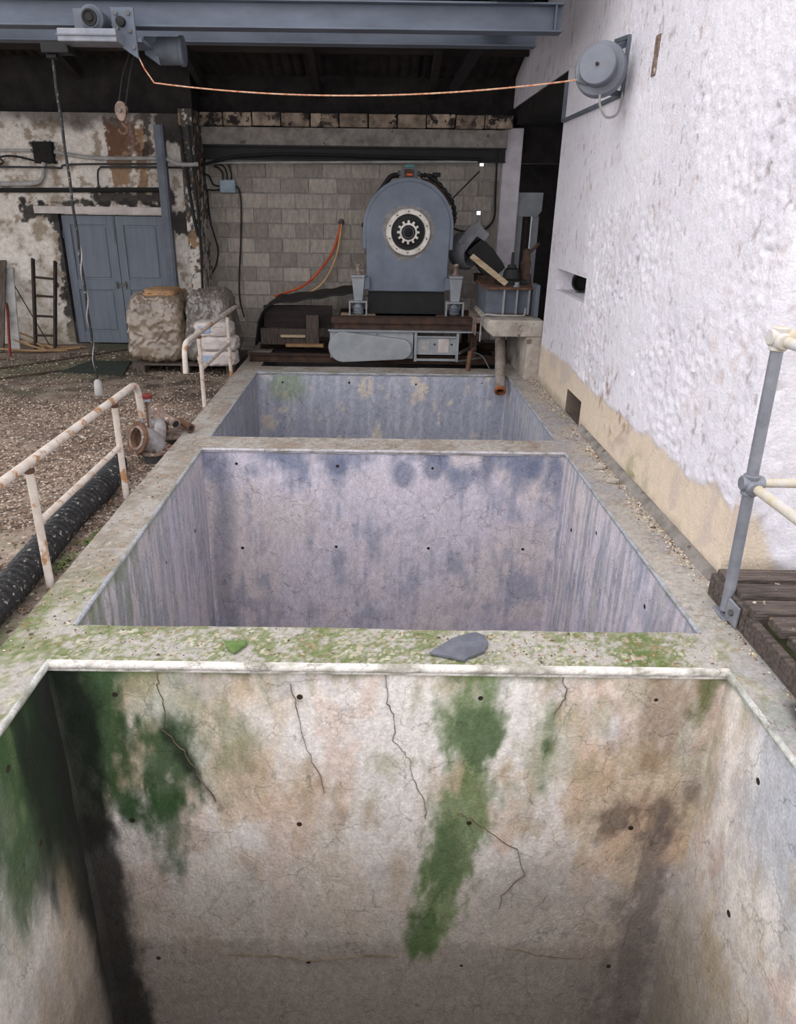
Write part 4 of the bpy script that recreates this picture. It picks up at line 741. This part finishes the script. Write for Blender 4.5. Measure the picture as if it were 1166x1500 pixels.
# drain pipe over the far wall
dp = thing('drain_pipe', 'grey steel pipe with rusty open end over the farthest cross wall', 'pipe', (1.45, 8.6, 0))
m = MB(); m.tube([(1.50, 9.0, .46), (1.468, 8.64, .17), (1.435, 8.28, -.12)], .062, 18, cap=False); m.build('tube', 'pipe_rust', dp, smooth=True)
m = MB(); d_ = Vector((-.065, -.72, -.58)).normalized(); m.lathe((1.4355, 8.286, -.115), d_, [(0, .066), (.04, .067), (.042, .05), (0, .048)], 20, True); tag(m.build('mouth', 'rust_bright', dp, smooth=True), 'rust-orange pipe mouth')
m = MB(); m.lathe((1.437, 8.30, -.104), d_, [(0, .05), (.01, .05)], 16); m.build('inner_dark', 'black', dp)
m = MB(); m.bar((1.10, 8.72, .005), (1.12, 8.74, .23), .05, .03).bar((1.12, 8.74, .22), (1.2, 8.9, .24), .03, .03); tag(m.build('angle_bracket', 'rusty', None, loc=(1.1, 8.7, 0), bevel=.004), 'rusty angle bracket standing on the farthest cross wall', 'bracket')
m = MB(); m.tube(curve([(1.17, 8.86, .2), (1.28, 8.8, .16), (1.36, 8.7, .03)], 8), .007, 6); tag(m.build('bent_wire', 'mid_metal', None, loc=(1.3, 8.8, 0)), 'bent wire beside the drain pipe', 'wire')

# ================================================================== LEFT: rails, hose, valves
def rail(name, lab, yend, ys_, ztop, yturn, dirn, mids):
    t = thing('guard_rail', lab, 'railing', (-1.72, ys_[0], FZ), 'white pipe guard rails'); X = -1.72
    pts = [(X, yend, ztop), (X, yturn-dirn*.12, ztop)]+[(X, yturn-dirn*.12+dirn*.12*math.sin(a), ztop-.10*(1-math.cos(a))) for a in (.4, .8, 1.2, PI/2)]+[(X, yturn+dirn*.02, ztop-.26)]
    m = MB(); m.tube(pts, .024, 14); m.build('top_rail', 'rail_white', t, smooth=True)
    for y in ys_:
        m = MB(); m.tube([(X, y, FZ-.01), (X, y, ztop-.01)], .021, 12); p = m.build('post', 'rail_white', t, smooth=True)
        m = MB(); m.lathe((X, y, ztop-.05), (0, 0, 1), [(0, .022), (.006, .026), (.02, .026), (.03, .024)], 12); m.build('weld_collar', 'rusty', p, smooth=True)
        m = MB(); m.lathe((X, y, FZ-.005), (0, 0, 1), [(0, .03), (.05, .026), (.06, .022)], 12); m.build('rusty_foot', 'rust_lichen', p, smooth=True)
    for a, b, z in mids: m = MB(); m.tube([(X, a, z), (X, b, z)], .019, 12); m.build('mid_rail', 'rail_white', t, smooth=True)
rail('n', 'rust-stained white pipe rail beside the nearest basins and the black hose', -.6, (-.4, .85, 2.1, 3.38, 4.64), .645, 5.14, 1, [(3.38, 4.64, .325)])
rail('f', 'smaller-looking white pipe rail in front of the wrapped pallet', 9.0, (7.08, 8.5), .68, 6.5, -1, [(7.08, 8.5, .33)])
path = curve([(-3.6, -.6, -.005), (-2.9, .5, -.005), (-2.3, 1.5, -.005), (-1.95, 2.4, -.005), (-1.88, 3.05, -.005), (-1.90, 3.62, -.005), (-1.93, 4.2, -.005), (-1.92, 4.75, -.005), (-1.95, 5.05, -.0), (-2.02, 5.3, -.03), (-2.1, 5.5, -.09)], 40)
m = MB(); m.tube(path, [.088+.0025*(1 if i % 4 < 2 else -1) for i in range(len(path))], 18); tag(m.build('corrugated_hose', 'black_rubber', None, loc=(-1.92, 3.6, FZ), smooth=False), 'thick black corrugated drain hose lying along the left rim', 'hose')
ev = thing('pipe_elbow', 'flanged grey cast pipe elbow with rusty open mouth beside the rim', 'pipe', (-1.80, 5.62, FZ))
a0 = Vector((-1.80, 5.62, -.02)); dm = Vector((-.62, -.72, .30)).normalized(); el = [a0, a0+Vector((0, 0, .03)), a0+Vector((-.012, -.014, .07)), a0+Vector((-.045, -.05, .105)), a0+Vector((-.085, -.098, .128))]
m = MB(); m.tube(el, [.095, .095, .094, .093, .092], 22, cap=False); m.build('elbow', 'cast_grey', ev, smooth=True)
fc = Vector((-1.885, 5.522, .108))
m = MB(); m.lathe(fc, dm, [(0, .13), (.022, .13), (.022, .085), (.012, .08), (-.03, .078), (-.03, .09)], 32, True); m.build('mouth_flange', 'rusty', ev, smooth=True)
m = MB(); m.lathe(fc+dm*.022, dm, [(0, .10), (.008, .098), (.008, .078), (0, .078)], 32, True); m.build('raised_face', 'rust_lichen', ev, smooth=True)
m = MB(); m.lathe(fc-dm*.028, dm, [(0, .08), (.004, .08)], 24); m.build('bore', 'rust_dark', ev)
m = MB(); m.lathe((-1.80, 5.62, -.03), (0, 0, 1), [(0, .145), (.022, .145), (.022, .09), (0, .09)], 32, True); bf = m.build('base_flange', 'rust_lichen', ev, smooth=True)
for i in range(8): a = 2*PI*(i+.3)/8; m = MB(); m.lathe((-1.80+.12*math.cos(a), 5.62+.12*math.sin(a), -.008), (0, 0, 1), [(0, .016), (.018, .016)], 6); m.build('bolt', 'rusty', bf)
m = MB(); m.lathe((-1.80, 5.62, -.12), (0, 0, 1), [(0, .10), (.09, .10)], 24); m.build('stub', 'mid_metal', ev, smooth=True)
vl = thing('valve', 'corroded valve with two short pipe ends on a round flange', 'valve', (-1.78, 6.1, FZ))
m = MB(); m.lathe((-1.76, 6.08, -.03), (0, 0, 1), [(0, .17), (.022, .17), (.024, .08)], 32); m.build('base_flange', 'rust_lichen', vl, smooth=True)
m = MB(); m.lathe((-1.76, 6.08, -.12), (0, 0, 1), [(0, .11), (.09, .11)], 24); m.build('stub', 'mid_metal', vl, smooth=True)
m = MB(); m.tube(curve([(-1.84, 6.02, 0), (-1.86, 6.04, .08), (-1.88, 6.10, .15), (-1.92, 6.16, .17)], 6), .055, 14); m.build('body', 'rust_lichen', vl, smooth=True)
m = MB(); m.lathe((-1.86, 6.04, .08), (0, 0, 1), [(0, .075), (.02, .08), (.035, .075)], 16); m.build('body_collar', 'cast_grey', vl, smooth=True)
m = MB(); m.tube([(-1.92, 6.16, .17), (-1.80, 6.02, .14), (-1.70, 5.92, .115)], .04, 14); m.lathe((-1.70, 5.92, .115), (.68, -.70, -.17), [(-.02, .044), (.01, .048), (.012, .03), (-.02, .03)], 16, True); m.build('branch_pipe', 'rust_lichen', vl, smooth=True)
m = MB(); m.lathe((-1.692, 5.912, .113), (.68, -.70, -.17), [(-.004, .03), (.0, .03)], 14); m.build('bore', 'black', vl)
m = MB(); m.tube([(-1.74, 6.2, .06), (-1.60, 6.02, .05)], .030, 12); m.lathe((-1.60, 6.02, .05), (.6, -.78, -.05), [(-.03, .036), (.01, .038), (.012, .022), (-.03, .022)], 16, True); m.build('branch_pipe', 'rusty', vl, smooth=True)
m = MB(); m.lathe((-1.596, 6.014, .05), (.6, -.78, -.05), [(-.004, .023), (.002, .023)], 12); m.build('bore', 'black', vl)
m = MB(); m.tube(curve([(-1.82, 5.78, -.02), (-1.80, 5.80, .05), (-1.81, 5.86, .10), (-1.85, 5.98, .10)], 6), .05, 14); m.build('link_pipe', 'cast_grey', vl, smooth=True)
yk = thing('valve_yoke', 'upright twin-rod valve yoke with red cap behind the elbow', 'valve', (-1.92, 5.85, FZ))
for q in (-.03, .03): m = MB(); m.tube([(-1.92+q, 5.86, -.06), (-1.93+q, 5.87, .33)], .011, 8); m.build('rod', 'galv', yk, smooth=True)
m = MB(); m.box(-1.97, -1.86, 5.83, 5.89, .32, .345); m.build('crosshead', 'galv', yk, bevel=.004); m = MB(); m.lathe((-1.92, 5.86, -.11), (0, 0, 1), [(0, .1), (.05, .09), (.08, .05), (.12, .04)], 18); m.build('bonnet', 'rust_lichen', yk, smooth=True)
m = MB(); m.lathe((-1.90, 5.87, .345), (0, 0, 1), [(0, .045), (.025, .05), (.035, .03)], 14); m.build('cap', 'red_paint', yk, smooth=True)
m = MB(); m.tube([(-1.905, 5.865, -.0), (-1.905, 5.865, .34)], .014, 8); m.build('spindle', 'rusty', yk)

# bags on pallet
def crumple(name, x0, x1, y0, y1, z0, z1, amp, seed, m_, parent=None, taper=.1, n=26):
    bm = bmesh.new(); bmesh.ops.create_cube(bm, size=1); bmesh.ops.subdivide_edges(bm, edges=bm.edges[:], cuts=n, use_grid_fill=True); bm.verts.index_update()
    p = np.array([v.co[:] for v in bm.verts]); F = [tuple(v.index for v in f.verts) for f in bm.faces]; bm.free()
    l = (np.abs(2*p)**5).sum(1)**.2; p = p/np.maximum(l, .5)[:, None]; k = 1-taper*(p[:, 2]+.5); q = p.copy(); q[:, 0] *= k; q[:, 1] *= k
    a = fbm(p[:, 0]*4+p[:, 1]*3+seed, p[:, 2]*4-p[:, 1]*3+seed*2, seed, 3)-.5
    nA = fbm(p[:, 0]*5+p[:, 2]*2+seed, p[:, 1]*5+p[:, 2]*6-p[:, 0]*4, seed+3, 2); nB = fbm(p[:, 0]*8-p[:, 2]*7+seed, p[:, 1]*8+p[:, 2]*5+p[:, 0]*3, seed+6, 2)
    rd = np.clip(1-np.abs(nA-.5)*15, 0, 1); rd2 = np.clip(1-np.abs(nB-.5)*16, 0, 1)
    d = q/np.linalg.norm(q, axis=1)[:, None]; q = q+d*(a*amp*1.9+rd*amp*.42+rd2*amp*.28)[:, None]
    V = np.stack([(x0+x1)/2+q[:, 0]*(x1-x0), (y0+y1)/2+q[:, 1]*(y1-y0), (z0+z1)/2+q[:, 2]*(z1-z0)], 1); V[:, 2] = np.maximum(V[:, 2], z0)
    m = MB(); m.add(V.tolist(), F); return m.build(name, m_, parent, loc=None if parent else ((x0+x1)/2, (y0+y1)/2, z0), smooth=True)
pt = thing('pallet', 'low timber pallet under the wrapped sacks', 'pallet', (-2.35, 9.3, FZ))
for k in range(3): m = MB(); m.box(-2.95+k*.55, -2.85+k*.55, 8.85, 9.85, FZ, FZ+.09); m.build('bearer', 'old_wood', pt)
for k in range(6): m = MB(); m.box(-3.0, -1.74, 8.85+k*.17, 8.98+k*.17, FZ+.09, FZ+.11); m.build('deck_board', 'old_wood', pt)
o = crumple('wrapped_bundle', -3.08, -2.32, 8.84, 9.75, .012, .82, .05, 3.1, 'plastic_film', taper=.14, n=48); tag(o, 'bulky brown-grey bundle wrapped in crumpled plastic film by the blue doors', 'bundle')
o = crumple('wrapped_bundle', -2.40, -1.74, 8.86, 9.75, .012, .84, .06, 8.3, 'film_grey', taper=.24, n=44); tag(o, 'grey plastic-wrapped bundle behind the white sacks', 'bundle')
o = crumple('paper_sack', -2.86, -2.42, 9.0, 9.5, .78, .87, .05, 5.5, 'paper_brown', taper=.2, n=14); tag(o, 'torn tan paper on top of the left bundle', 'sack')
for k, (z0, z1, dx) in enumerate(((.012, .20, .0), (.19, .37, .02), (.36, .54, -.02))):
    o = crumple('white_sack', -2.16+dx, -1.70+dx, 8.70, 9.0, z0, z1, .06, 11.7+k*2, 'sack_white', taper=.03, n=18); tag(o, ['bottom white sack of the stack beside the far rail', 'middle white sack of the stack beside the far rail', 'top white sack of the stack beside the far rail'][k], 'sack', 'white sacks')
    if k != 1:
        m = MB(); m.box(-2.10+dx, -1.95+dx, 8.694, 8.72, z0+.05, z1-.05); m.build('blue_print', 'sack_blue', o, bevel=.01)
# ladder, boards, laths, mat
ld = thing('ladder', 'short dark wooden ladder leaning on the peeling white wall', 'ladder', (-4.6, 10.2, FZ))
A = [Vector((-4.76, 10.15, FZ)), Vector((-4.49, 10.15, FZ))]; B = [Vector((-4.84, 10.7, 1.08)), Vector((-4.53, 10.7, 1.05))]
for a, b in zip(A, B): m = MB(); m.bar(a, b, .035, .06, (0, 1, 0)); m.build('stile', 'ladder_wood', ld, bevel=.006)
for t in (.17, .38, .60, .80): m = MB(); m.tube([A[0].lerp(B[0], t), A[1].lerp(B[1], t)], .016, 8); m.build('rung', 'ladder_wood', ld)
for a, b, wd, mt, nm, lab in (((-5.02, 10.1, FZ), (-5.22, 10.72, .95), .14, 'conduit', 'leaning_board', 'grey weathered board leaning on the wall at the left edge'), ((-5.18, 10.0, FZ), (-5.28, 10.72, 1.05), .10, 'old_wood', 'leaning_board', 'brown narrow board leaning behind the grey one at the left edge')):
    m = MB(); m.bar(a, b, wd, .025, (0, -1, .4)); tag(m.build(nm, mt, None, loc=a, bevel=.004), lab, 'board')
m = MB(); m.tube([(-4.93, 9.75, FZ), (-5.25, 10.6, .62)], .018, 8); tag(m.build('red_pole', 'red_paint', None, loc=(-4.93, 9.75, FZ)), 'thin dark red pole leaning at the left edge', 'pole')
m = MB(); m.tube([(-4.60, 10.3, FZ), (-5.3, 10.72, 1.0)], .008, 6); tag(m.build('thin_cane', 'ladder_wood', None, loc=(-4.6, 10.3, FZ)), 'thin dark cane slanting behind the ladder', 'cane')
for k, (a, b, c_) in enumerate((((-5.1, 10.2, .05), (-4.85, 10.1, .0), (-4.5, 10.0, -.075)), ((-5.15, 10.3, .08), (-4.8, 10.2, 0), (-4.4, 10.15, -.08)), ((-5.0, 10.0, -.08), (-4.6, 10.05, -.07), (-4.2, 10.3, -.08)), ((-5.2, 10.0, -.05), (-4.7, 9.95, -.06), (-4.3, 10.1, -.08)), ((-4.9, 10.4, -.02), (-4.5, 10.2, -.05), (-4.15, 10.4, -.08)), ((-5.1, 10.45, .1), (-4.85, 10.3, .05), (-4.6, 10.1, -.07)))):
    m = MB(); m.tube(curve([a, b, c_], 8), .014, 8); tag(m.build('wooden_lath', 'lath_wood', None, loc=b, smooth=True), ['tan lath slanting down from the grey board towards the ladder foot', 'long tan lath slanting across behind the ladder foot', 'long tan lath curving along the floor past the ladder to the doors', 'tan lath lying nearest the viewer in the heap by the ladder', 'tan lath lying farthest right towards the blue doors', 'tan lath propped highest against the wall behind the ladder'][k], 'lath', 'laths heaped by the ladder')
m = MB(); m.prism([(-3.87, 8.82), (-3.74, 9.46), (-3.22, 9.49), (-3.05, 8.62), (-3.35, 8.72)], FZ-.002, FZ+.014, 'xy'); tag(m.build('floor_mat', 'mat_green', None, loc=(-3.5, 9, FZ)), 'dark green rubber mat on the yard in front of the doors', 'mat')
for k, (a, b, lab) in enumerate((((-5.3, 8.25), (-3.3, 10.6), 'dark groove line in the yard nearest the mat'), ((-5.3, 7.6), (-3.9, 8.9), 'dark groove line in the yard at the left edge'))):
    m = MB(); m.bar((a[0], a[1], FZ+.002), (b[0], b[1], FZ+.002), .035, .012); tag(m.build('steel_strip', 'rust_dark', None, loc=(a[0], a[1], FZ)), lab.replace('groove line', 'steel strip set'), 'strip')

# wall services
def pipe(name, pts, r, mt, lab, cat='pipe', grp=None, n=8, sm=6):
    m = MB(); m.tube(curve(pts, sm) if len(pts) > 2 else pts, r, n); return tag(m.build(name, mt, None, loc=pts[0], smooth=True), lab, cat, grp)
PY = 10.70
pipe('conduit_pipe', [(-8.9, PY, 2.42), (-4.62, PY, 2.44)], .018, 'conduit', 'pale conduit entering the black wall recess from the left edge', 'conduit')
pipe('conduit_pipe', [(-4.32, PY, 2.43), (-3.9, PY, 2.37), (-3.5, PY, 2.36), (-2.9, PY, 2.37)], .024, 'conduit', 'pale conduit running right from the black recess to the blue post', 'conduit')
pipe('conduit_pipe', [(-8.9, PY, 2.02), (-5.6, PY, 2.0), (-5.15, PY, 2.03), (-4.7, PY, 2.04), (-4.54, PY, 2.10), (-4.48, PY, 2.30)], .03, 'conduit', 'fat pale conduit bending up into the black recess', 'conduit')
pipe('wall_cable', [(-8.9, PY, 2.3), (-5.4, PY, 2.25), (-5.05, PY, 2.36), (-4.85, PY, 2.37), (-4.6, PY, 2.32)], .012, 'black', 'thin black cable drooping into the black recess from the left', 'cable')
pipe('wall_cable', [(-8.9, PY-.02, 2.24), (-5.0, PY-.02, 2.24), (-4.4, PY-.02, 2.24), (-4.25, PY-.02, 2.235), (-4.1, PY-.02, 2.28), (-2.9, PY-.02, 2.30)], .013, 'conduit_dark', 'dark wall cable running level across above the doors', 'cable')
pipe('wall_cable', [(-3.79, PY, 1.98), (-3.78, PY, 2.16), (-3.74, PY, 2.24), (-3.6, PY, 2.255), (-2.6, PY, 2.26)], .013, 'conduit_dark', 'dark conduit turning down to the long dark pipe', 'conduit')
pipe('dark_pipe', [(-8.9, PY-.01, 1.90), (-2.88, PY-.01, 1.985)], .03, 'black', 'long black pipe running level above the doors')
m = MB(); m.box(-4.60, -4.34, PY-.02, DY+.02, 2.29, 2.55); tag(m.build('junction_recess', 'soot', None, loc=(-4.47, PY, 2.29), bevel=.01), 'square black junction box high on the peeling wall', 'box')
m = MB(); m.box(-2.92, -2.80, 10.50, 10.62, FZ, 2.75).box(-2.90, -2.82, 10.49, 10.5, FZ, 2.75); tag(m.build('steel_stanchion', 'steel_blue', None, loc=(-2.86, 10.56, FZ), bevel=.006), 'tall blue steel stanchion beside the blue doors', 'post')
pipe('conduit_pipe', [(-2.8, 10.55, 2.36), (-2.66, 10.55, 2.30), (-2.5, 10.56, 2.29), (-2.40, 10.6, 2.30)], .026, 'conduit', 'pale conduit elbow crossing the flaking column', 'conduit')
pipe('column_cable', [(-2.60, 10.58, 2.75), (-2.58, 10.58, 2.4), (-2.54, 10.58, 2.0), (-2.50, 10.58, 1.6), (-2.46, 10.58, 1.4)], .022, 'black', 'thick black cable down the left of the flaking column', 'cable')
pipe('column_cable', [(-2.48, 10.58, 2.75), (-2.47, 10.58, 2.35), (-2.45, 10.58, 2.0), (-2.44, 10.58, 1.4), (-2.45, 10.58, 1.0), (-2.48, 10.6, .5)], .018, 'black', 'thick black cable down the right of the flaking column', 'cable')
pipe('lintel_conduit', [(-2.35, 11.13, 2.34), (1.36, 11.13, 2.40)], .016, 'conduit', 'thin pale conduit under the lintel of the block bay', 'conduit')
pipe('lintel_cable', [(-2.42, 10.9, 2.30), (-2.2, 11.05, 2.37), (-1.9, 11.1, 2.43), (-1.2, 11.11, 2.46), (.2, 11.11, 2.44), (1.4, 11.12, 2.42)], .02, 'black', 'sagging black cable bundle under the lintel', 'cable')
jb = thing('junction_box', 'small pale blue junction box on the block wall', 'box', (-2.14, 11.2, 1.97))
m = MB(); m.box(-2.245, -2.025, 11.16, 11.25, 1.965, 2.13); m.build('body', 'box_blue', jb, bevel=.006); m = MB(); m.box(-2.235, -2.035, 11.148, 11.16, 1.99, 2.12); m.build('lid', 'box_blue', jb, bevel=.004)
for k, x in enumerate((-2.2, -2.14, -2.08)): pipe('box_cable', [(x, 11.2, 2.13), (x, 11.2, 2.22), (x-.05, 11.2, 2.28+k*.03), (-2.3, 11.15, 2.30+k*.03)], .011, 'black', ['left of three black cables looping into the top of the junction box', 'middle of three black cables looping into the top of the junction box', 'right of three black cables looping into the top of the junction box'][k], 'cable', 'junction box cables')
pipe('box_cable', [(-2.245, 11.2, 2.05), (-2.34, 11.18, 2.07), (-2.38, 11.16, 2.17), (-2.43, 11.1, 2.20)], .011, 'black', 'upper black cable entering the left side of the junction box', 'cable')
pipe('box_cable', [(-2.245, 11.2, 2.0), (-2.34, 11.2, 1.995), (-2.45, 11.2, 2.0)], .011, 'black', 'lower black cable entering the left side of the junction box', 'cable')
pipe('hanging_cable', [(-2.025, 11.22, 2.05), (-1.98, 11.21, 2.0), (-1.965, 11.21, 1.8), (-2.0, 11.21, 1.3), (-2.05, 11.21, .85), (-2.06, 11.2, .5), (-2.0, 11.15, .25)], .011, 'black', 'black cable hanging from the junction box down the block wall', 'cable')
pipe('hanging_cable', [(-2.43, 11.2, 2.0), (-2.42, 11.2, 1.6), (-2.36, 11.18, 1.35), (-2.33, 11.18, 1.2), (-2.38, 11.18, .98), (-2.46, 11.15, .85)], .011, 'black', 'black cable hanging beside the flaking column', 'cable')
hg = [(-.545, 11.2, 1.58), (-.58, 11.17, 1.42), (-.66, 11.15, 1.2), (-.80, 11.1, 1.0), (-.99, 11.05, .80), (-1.2, 11.0, .68), (-1.5, 10.9, .59)]
pipe('orange_hose', hg, .016, 'orange', 'bright orange hose drooping from the block wall', 'hose')
pipe('tan_hose', [(-.53, 11.2, 1.58), (-.56, 11.15, 1.35), (-.62, 11.12, 1.1), (-.75, 11.05, .84), (-.92, 11.0, .68), (-1.15, 10.95, .60), (-1.5, 10.9, .57)], .016, 'tan_hose', 'tan hose drooping below the orange one', 'hose')
m = MB(); m.lathe((-.54, 11.25, 1.60), (0, -1, -.2), [(0, .045), (.03, .045), (.035, .03), (.07, .03)], 12); tag(m.build('wall_tap', 'mid_metal', None, loc=(-.54, 11.22, 1.6), smooth=True), 'small wall tap feeding the orange and tan hoses', 'tap')

# ================================================================== RIGHT FRONT: handrail and duckboards
dk = thing('duckboard', 'dark weathered slatted wooden duckboard step against the white wall', 'step', (2.0, 2.8, 0))
first = None
for k in range(14):
    if first is None:
        m = MB(); m.box(1.755, 2.95, 3.182, 3.30, .105, .15); first = m.build('slat', 'deck_wood', dk, bevel=.006); o = first
    else: o = first.copy(); COL.objects.link(o)
    o.location = ((.035 if k in (3, 4) else 0)+random.uniform(-.008, .008), -k*.155, random.uniform(-.003, .003)); o.rotation_euler.z = 0
for a, b in ((3.31, 2.92), (2.915, 1.15)): m = MB(); m.box(1.735, 1.775, b, a, .002, .125 if a > 3 else .105); m.build('fascia_board', 'deck_wood', dk, bevel=.006)
for x in (2.3, 2.85): m = MB(); m.box(x, x+.06, 1.15, 3.28, -.04, .105); m.build('bearer', 'deck_wood', dk)
hr = thing('handrail', 'galvanised tube handrail standing at the corner of the white wall', 'railing', (1.72, 3.1, 0))
p0, p1 = Vector((1.735, 3.10, .03)), Vector((1.695, 3.10, 1.345)); pm = p0.lerp(p1, .50)
m = MB(); m.tube([p0, p1], .0265, 18); m.build('post', 'galv', hr, smooth=True)
for a, b in (((1.765, 1.04, .0), (1.725, 1.04, 1.345)), ((4.27, 3.1, -.05), (4.27, 3.1, 1.355))): m = MB(); m.tube([a, b], .0265, 18); m.build('post', 'galv', hr, smooth=True)
m = MB(); m.box(1.70, 1.77, 3.03, 3.17, .0, .012).box(1.718, 1.731, 2.96, 3.07, .008, .115); b_ = m.build('base_bracket', 'galv', hr, bevel=.004)
m = MB(); m.lathe((1.718, 3.01, .065), (-1, 0, 0), [(0, .016), (.014, .016)], 6); m.build('bolt', 'mid_metal', b_)
up_ = (p1-p0).normalized()
for c_, nm in ((pm, 'm'), (p1, 't')):
    m = MB(); m.lathe(c_-up_*.05, up_, [(0, .030), (.004, .036), (.016, .036), (.02, .033), (.08, .033), (.084, .036), (.096, .036), (.1, .030)], 18); cl = m.build('clamp_fitting', 'galv_ochre' if nm == 't' else 'galv', hr, smooth=True)
    m = MB(); m.lathe(c_+Vector((-.045, .0, .008)), (1, 0, 0), [(0, .03), (.006, .036), (.09, .036), (.1, .03)], 16).lathe(c_+Vector((.0, .045, -.006)), (0, -1, 0), [(0, .03), (.006, .036), (.09, .036), (.1, .03)], 16); m.build('socket', 'galv_ochre' if nm == 't' else 'galv', cl, smooth=True)
    m = MB(); m.tube([c_+Vector((.0, .0, .01)), c_+Vector((2.6, .0, .012))], .0215, 14); m.build('cross_rail', 'galv_ochre', hr, smooth=True)
    m = MB(); m.tube([c_+Vector((.01, .04, -.006)), c_+Vector((.03, -2.1, -.006))], .0225, 14); m.build('side_rail', 'galv_ochre', hr, smooth=True)

# ================================================================== SMALL LOOSE THINGS
def flat(name, pts, z, t, mt, lab, cat):
    m = MB(); m.prism(pts, z, z+t, 'xy'); c_ = np.mean(np.array(pts), 0); return tag(m.build(name, mt, None, loc=(c_[0], c_[1], z), bevel=.003), lab, cat)
flat('slate_piece', [(.25, 2.715), (.33, 2.69), (.40, 2.662), (.43, 2.69), (.50, 2.735), (.525, 2.80), (.515, 2.86), (.48, 2.885), (.43, 2.87), (.36, 2.83), (.30, 2.765)], .004, .016, 'slate', 'broken dark grey slate on the nearest cross wall', 'slate')
flat('mossy_shard', [(-.675, 2.79), (-.66, 2.745), (-.615, 2.695), (-.57, 2.765), (-.575, 2.80), (-.62, 2.785)], .004, .014, 'mossy', 'small moss-green shard on the nearest cross wall', 'shard')
for q, lab in (((1.72, 5.25), 'flat pale stone chip on the ledge nearest the far basin'), ((1.73, 4.95), 'flat pale stone chip midway along the right ledge')):
    flat('stone_chip', [(q[0]-.05, q[1]-.02), (q[0]+.03, q[1]-.05), (q[0]+.06, q[1]+.03), (q[0]-.02, q[1]+.05)], .003, .014, 'pale_concrete', lab, 'stone')
BROWN = [S(122, 100, 84), S(100, 82, 70), S(142, 120, 102), S(82, 70, 62), S(152, 132, 114), S(128, 106, 90), S(170, 154, 138), S(188, 174, 160)]
def scatter(name, n, fn, s0, s1, lab, cat, pal, parent=None):
    V = np.zeros((n, 5, 3)); C = np.zeros((n, 5, 3)); F = []
    for i in range(n):
        x, y, z = fn(); s = rng.uniform(s0, s1)*(1.8 if rng.random() < .04 else 1); a = rng.uniform(0, 6.28); l = s*rng.uniform(.8, 1.8); ca, sa = math.cos(a), math.sin(a); h = s*rng.uniform(.3, .7)
        for k, (u, v) in enumerate(((-l, -s), (l, -s*.8), (l*.8, s), (-l*.9, s*.8))): V[i, k] = (x+u*ca-v*sa, y+u*sa+v*ca, z-.004)
        V[i, 4] = (x+rng.uniform(-.3, .3)*s, y+rng.uniform(-.3, .3)*s, z+h); C[i] = np.array(pal[min(int(rng.random()**.9*len(pal)), len(pal)-1)])*rng.uniform(.85, 1.15)
        b = i*5; F += [(b, b+1, b+4), (b+1, b+2, b+4), (b+2, b+3, b+4), (b+3, b, b+4)]
    m = MB(); m.add(V.reshape(-1, 3).tolist(), F, C.reshape(-1, 3).tolist()); return tag(m.build(name, 'chips'), lab, cat, None, 'stuff')
def yard():
    while True:
        y = 3.0+rng.random()**1.2*7.2; x = -1.69-rng.random()*min(3.4, .35*y+.6)
        d = float(vn(np.array(x*1.7), np.array(y*1.7), 3)); p = (.9 if 4.2 < y < 7.6 else .28)*(.25+d)
        if rng.random() < p: return x, y, FZ+.002
scatter('gravel_litter', 22000, yard, .004, .0105, 'brown and white grit and dead leaves covering the yard', 'gravel', BROWN)
def ledge():
    while True:
        y = rng.uniform(2.2, 8.4); x = WX-.02-abs(rng.normal(0, .06))
        if y > 3.4 or x < 1.735:
            if rng.random() < .3+.7*float(vn(np.array(y*2.1), np.array(0.), 5)): return min(x, 1.72 if y < 3.4 else 1.84), y, .003
scatter('ledge_grit', 2200, ledge, .003, .008, 'pale grit gathered along the right ledge', 'grit', BROWN[2:]+[S(216, 206, 184), S(196, 184, 150)])
def rim():
    r = rng.random()
    if r < .45: return rng.uniform(-1.66, -1.44), rng.uniform(2.7, 10), .003
    if r < .8: return rng.uniform(-1.4, 1.5), rng.uniform(2.67, 2.92), .003
    return rng.uniform(-1.4, 1.5), rng.uniform(5.66, 5.92), .003
scatter('rim_crumbs', 1300, rim, .002, .0055, 'tiny crumbs and leaf bits lying on the basin rims', 'crumbs', BROWN[1:]+[S(150, 96, 60)])
scatter('deck_litter', 170, lambda: (1.78+rng.random()*.6, 3.30-rng.integers(0, 6)*.155-rng.random()*.11, .152), .003, .008, 'dead leaf scraps on the wooden duckboard', 'leaves', BROWN[2:]+[S(160, 110, 76)])
for k, (x, y, lab) in enumerate(((-1.76, 4.05, 'small green weed between hose and rim'), (-2.15, 3.3, 'small green weed left of the black hose'), (-1.80, 3.75, 'tiny green weed by the near rail post'))):
    V = []; F = []
    for j in range(26):
        a = rng.uniform(0, 6.28); l = rng.uniform(.02, .05); h = rng.uniform(.01, .035); bx, by = x+rng.normal(0, .025), y+rng.normal(0, .05); b = len(V); w_ = .006
        V += [(bx-w_*math.sin(a), by+w_*math.cos(a), FZ), (bx+w_*math.sin(a), by-w_*math.cos(a), FZ), (bx+l*.5*math.cos(a)+w_*1.4*math.sin(a), by+l*.5*math.sin(a)-w_*1.4*math.cos(a), FZ+h), (bx+l*.5*math.cos(a)-w_*1.4*math.sin(a), by+l*.5*math.sin(a)+w_*1.4*math.cos(a), FZ+h), (bx+l*math.cos(a), by+l*math.sin(a), FZ+h*.7)]
        F += [(b, b+1, b+2, b+3), (b+3, b+2, b+4)]
    m = MB(); m.add(V, F); tag(m.build('weed_tuft', 'weed', None, loc=(x, y, FZ)), lab, 'weed', None, 'stuff')
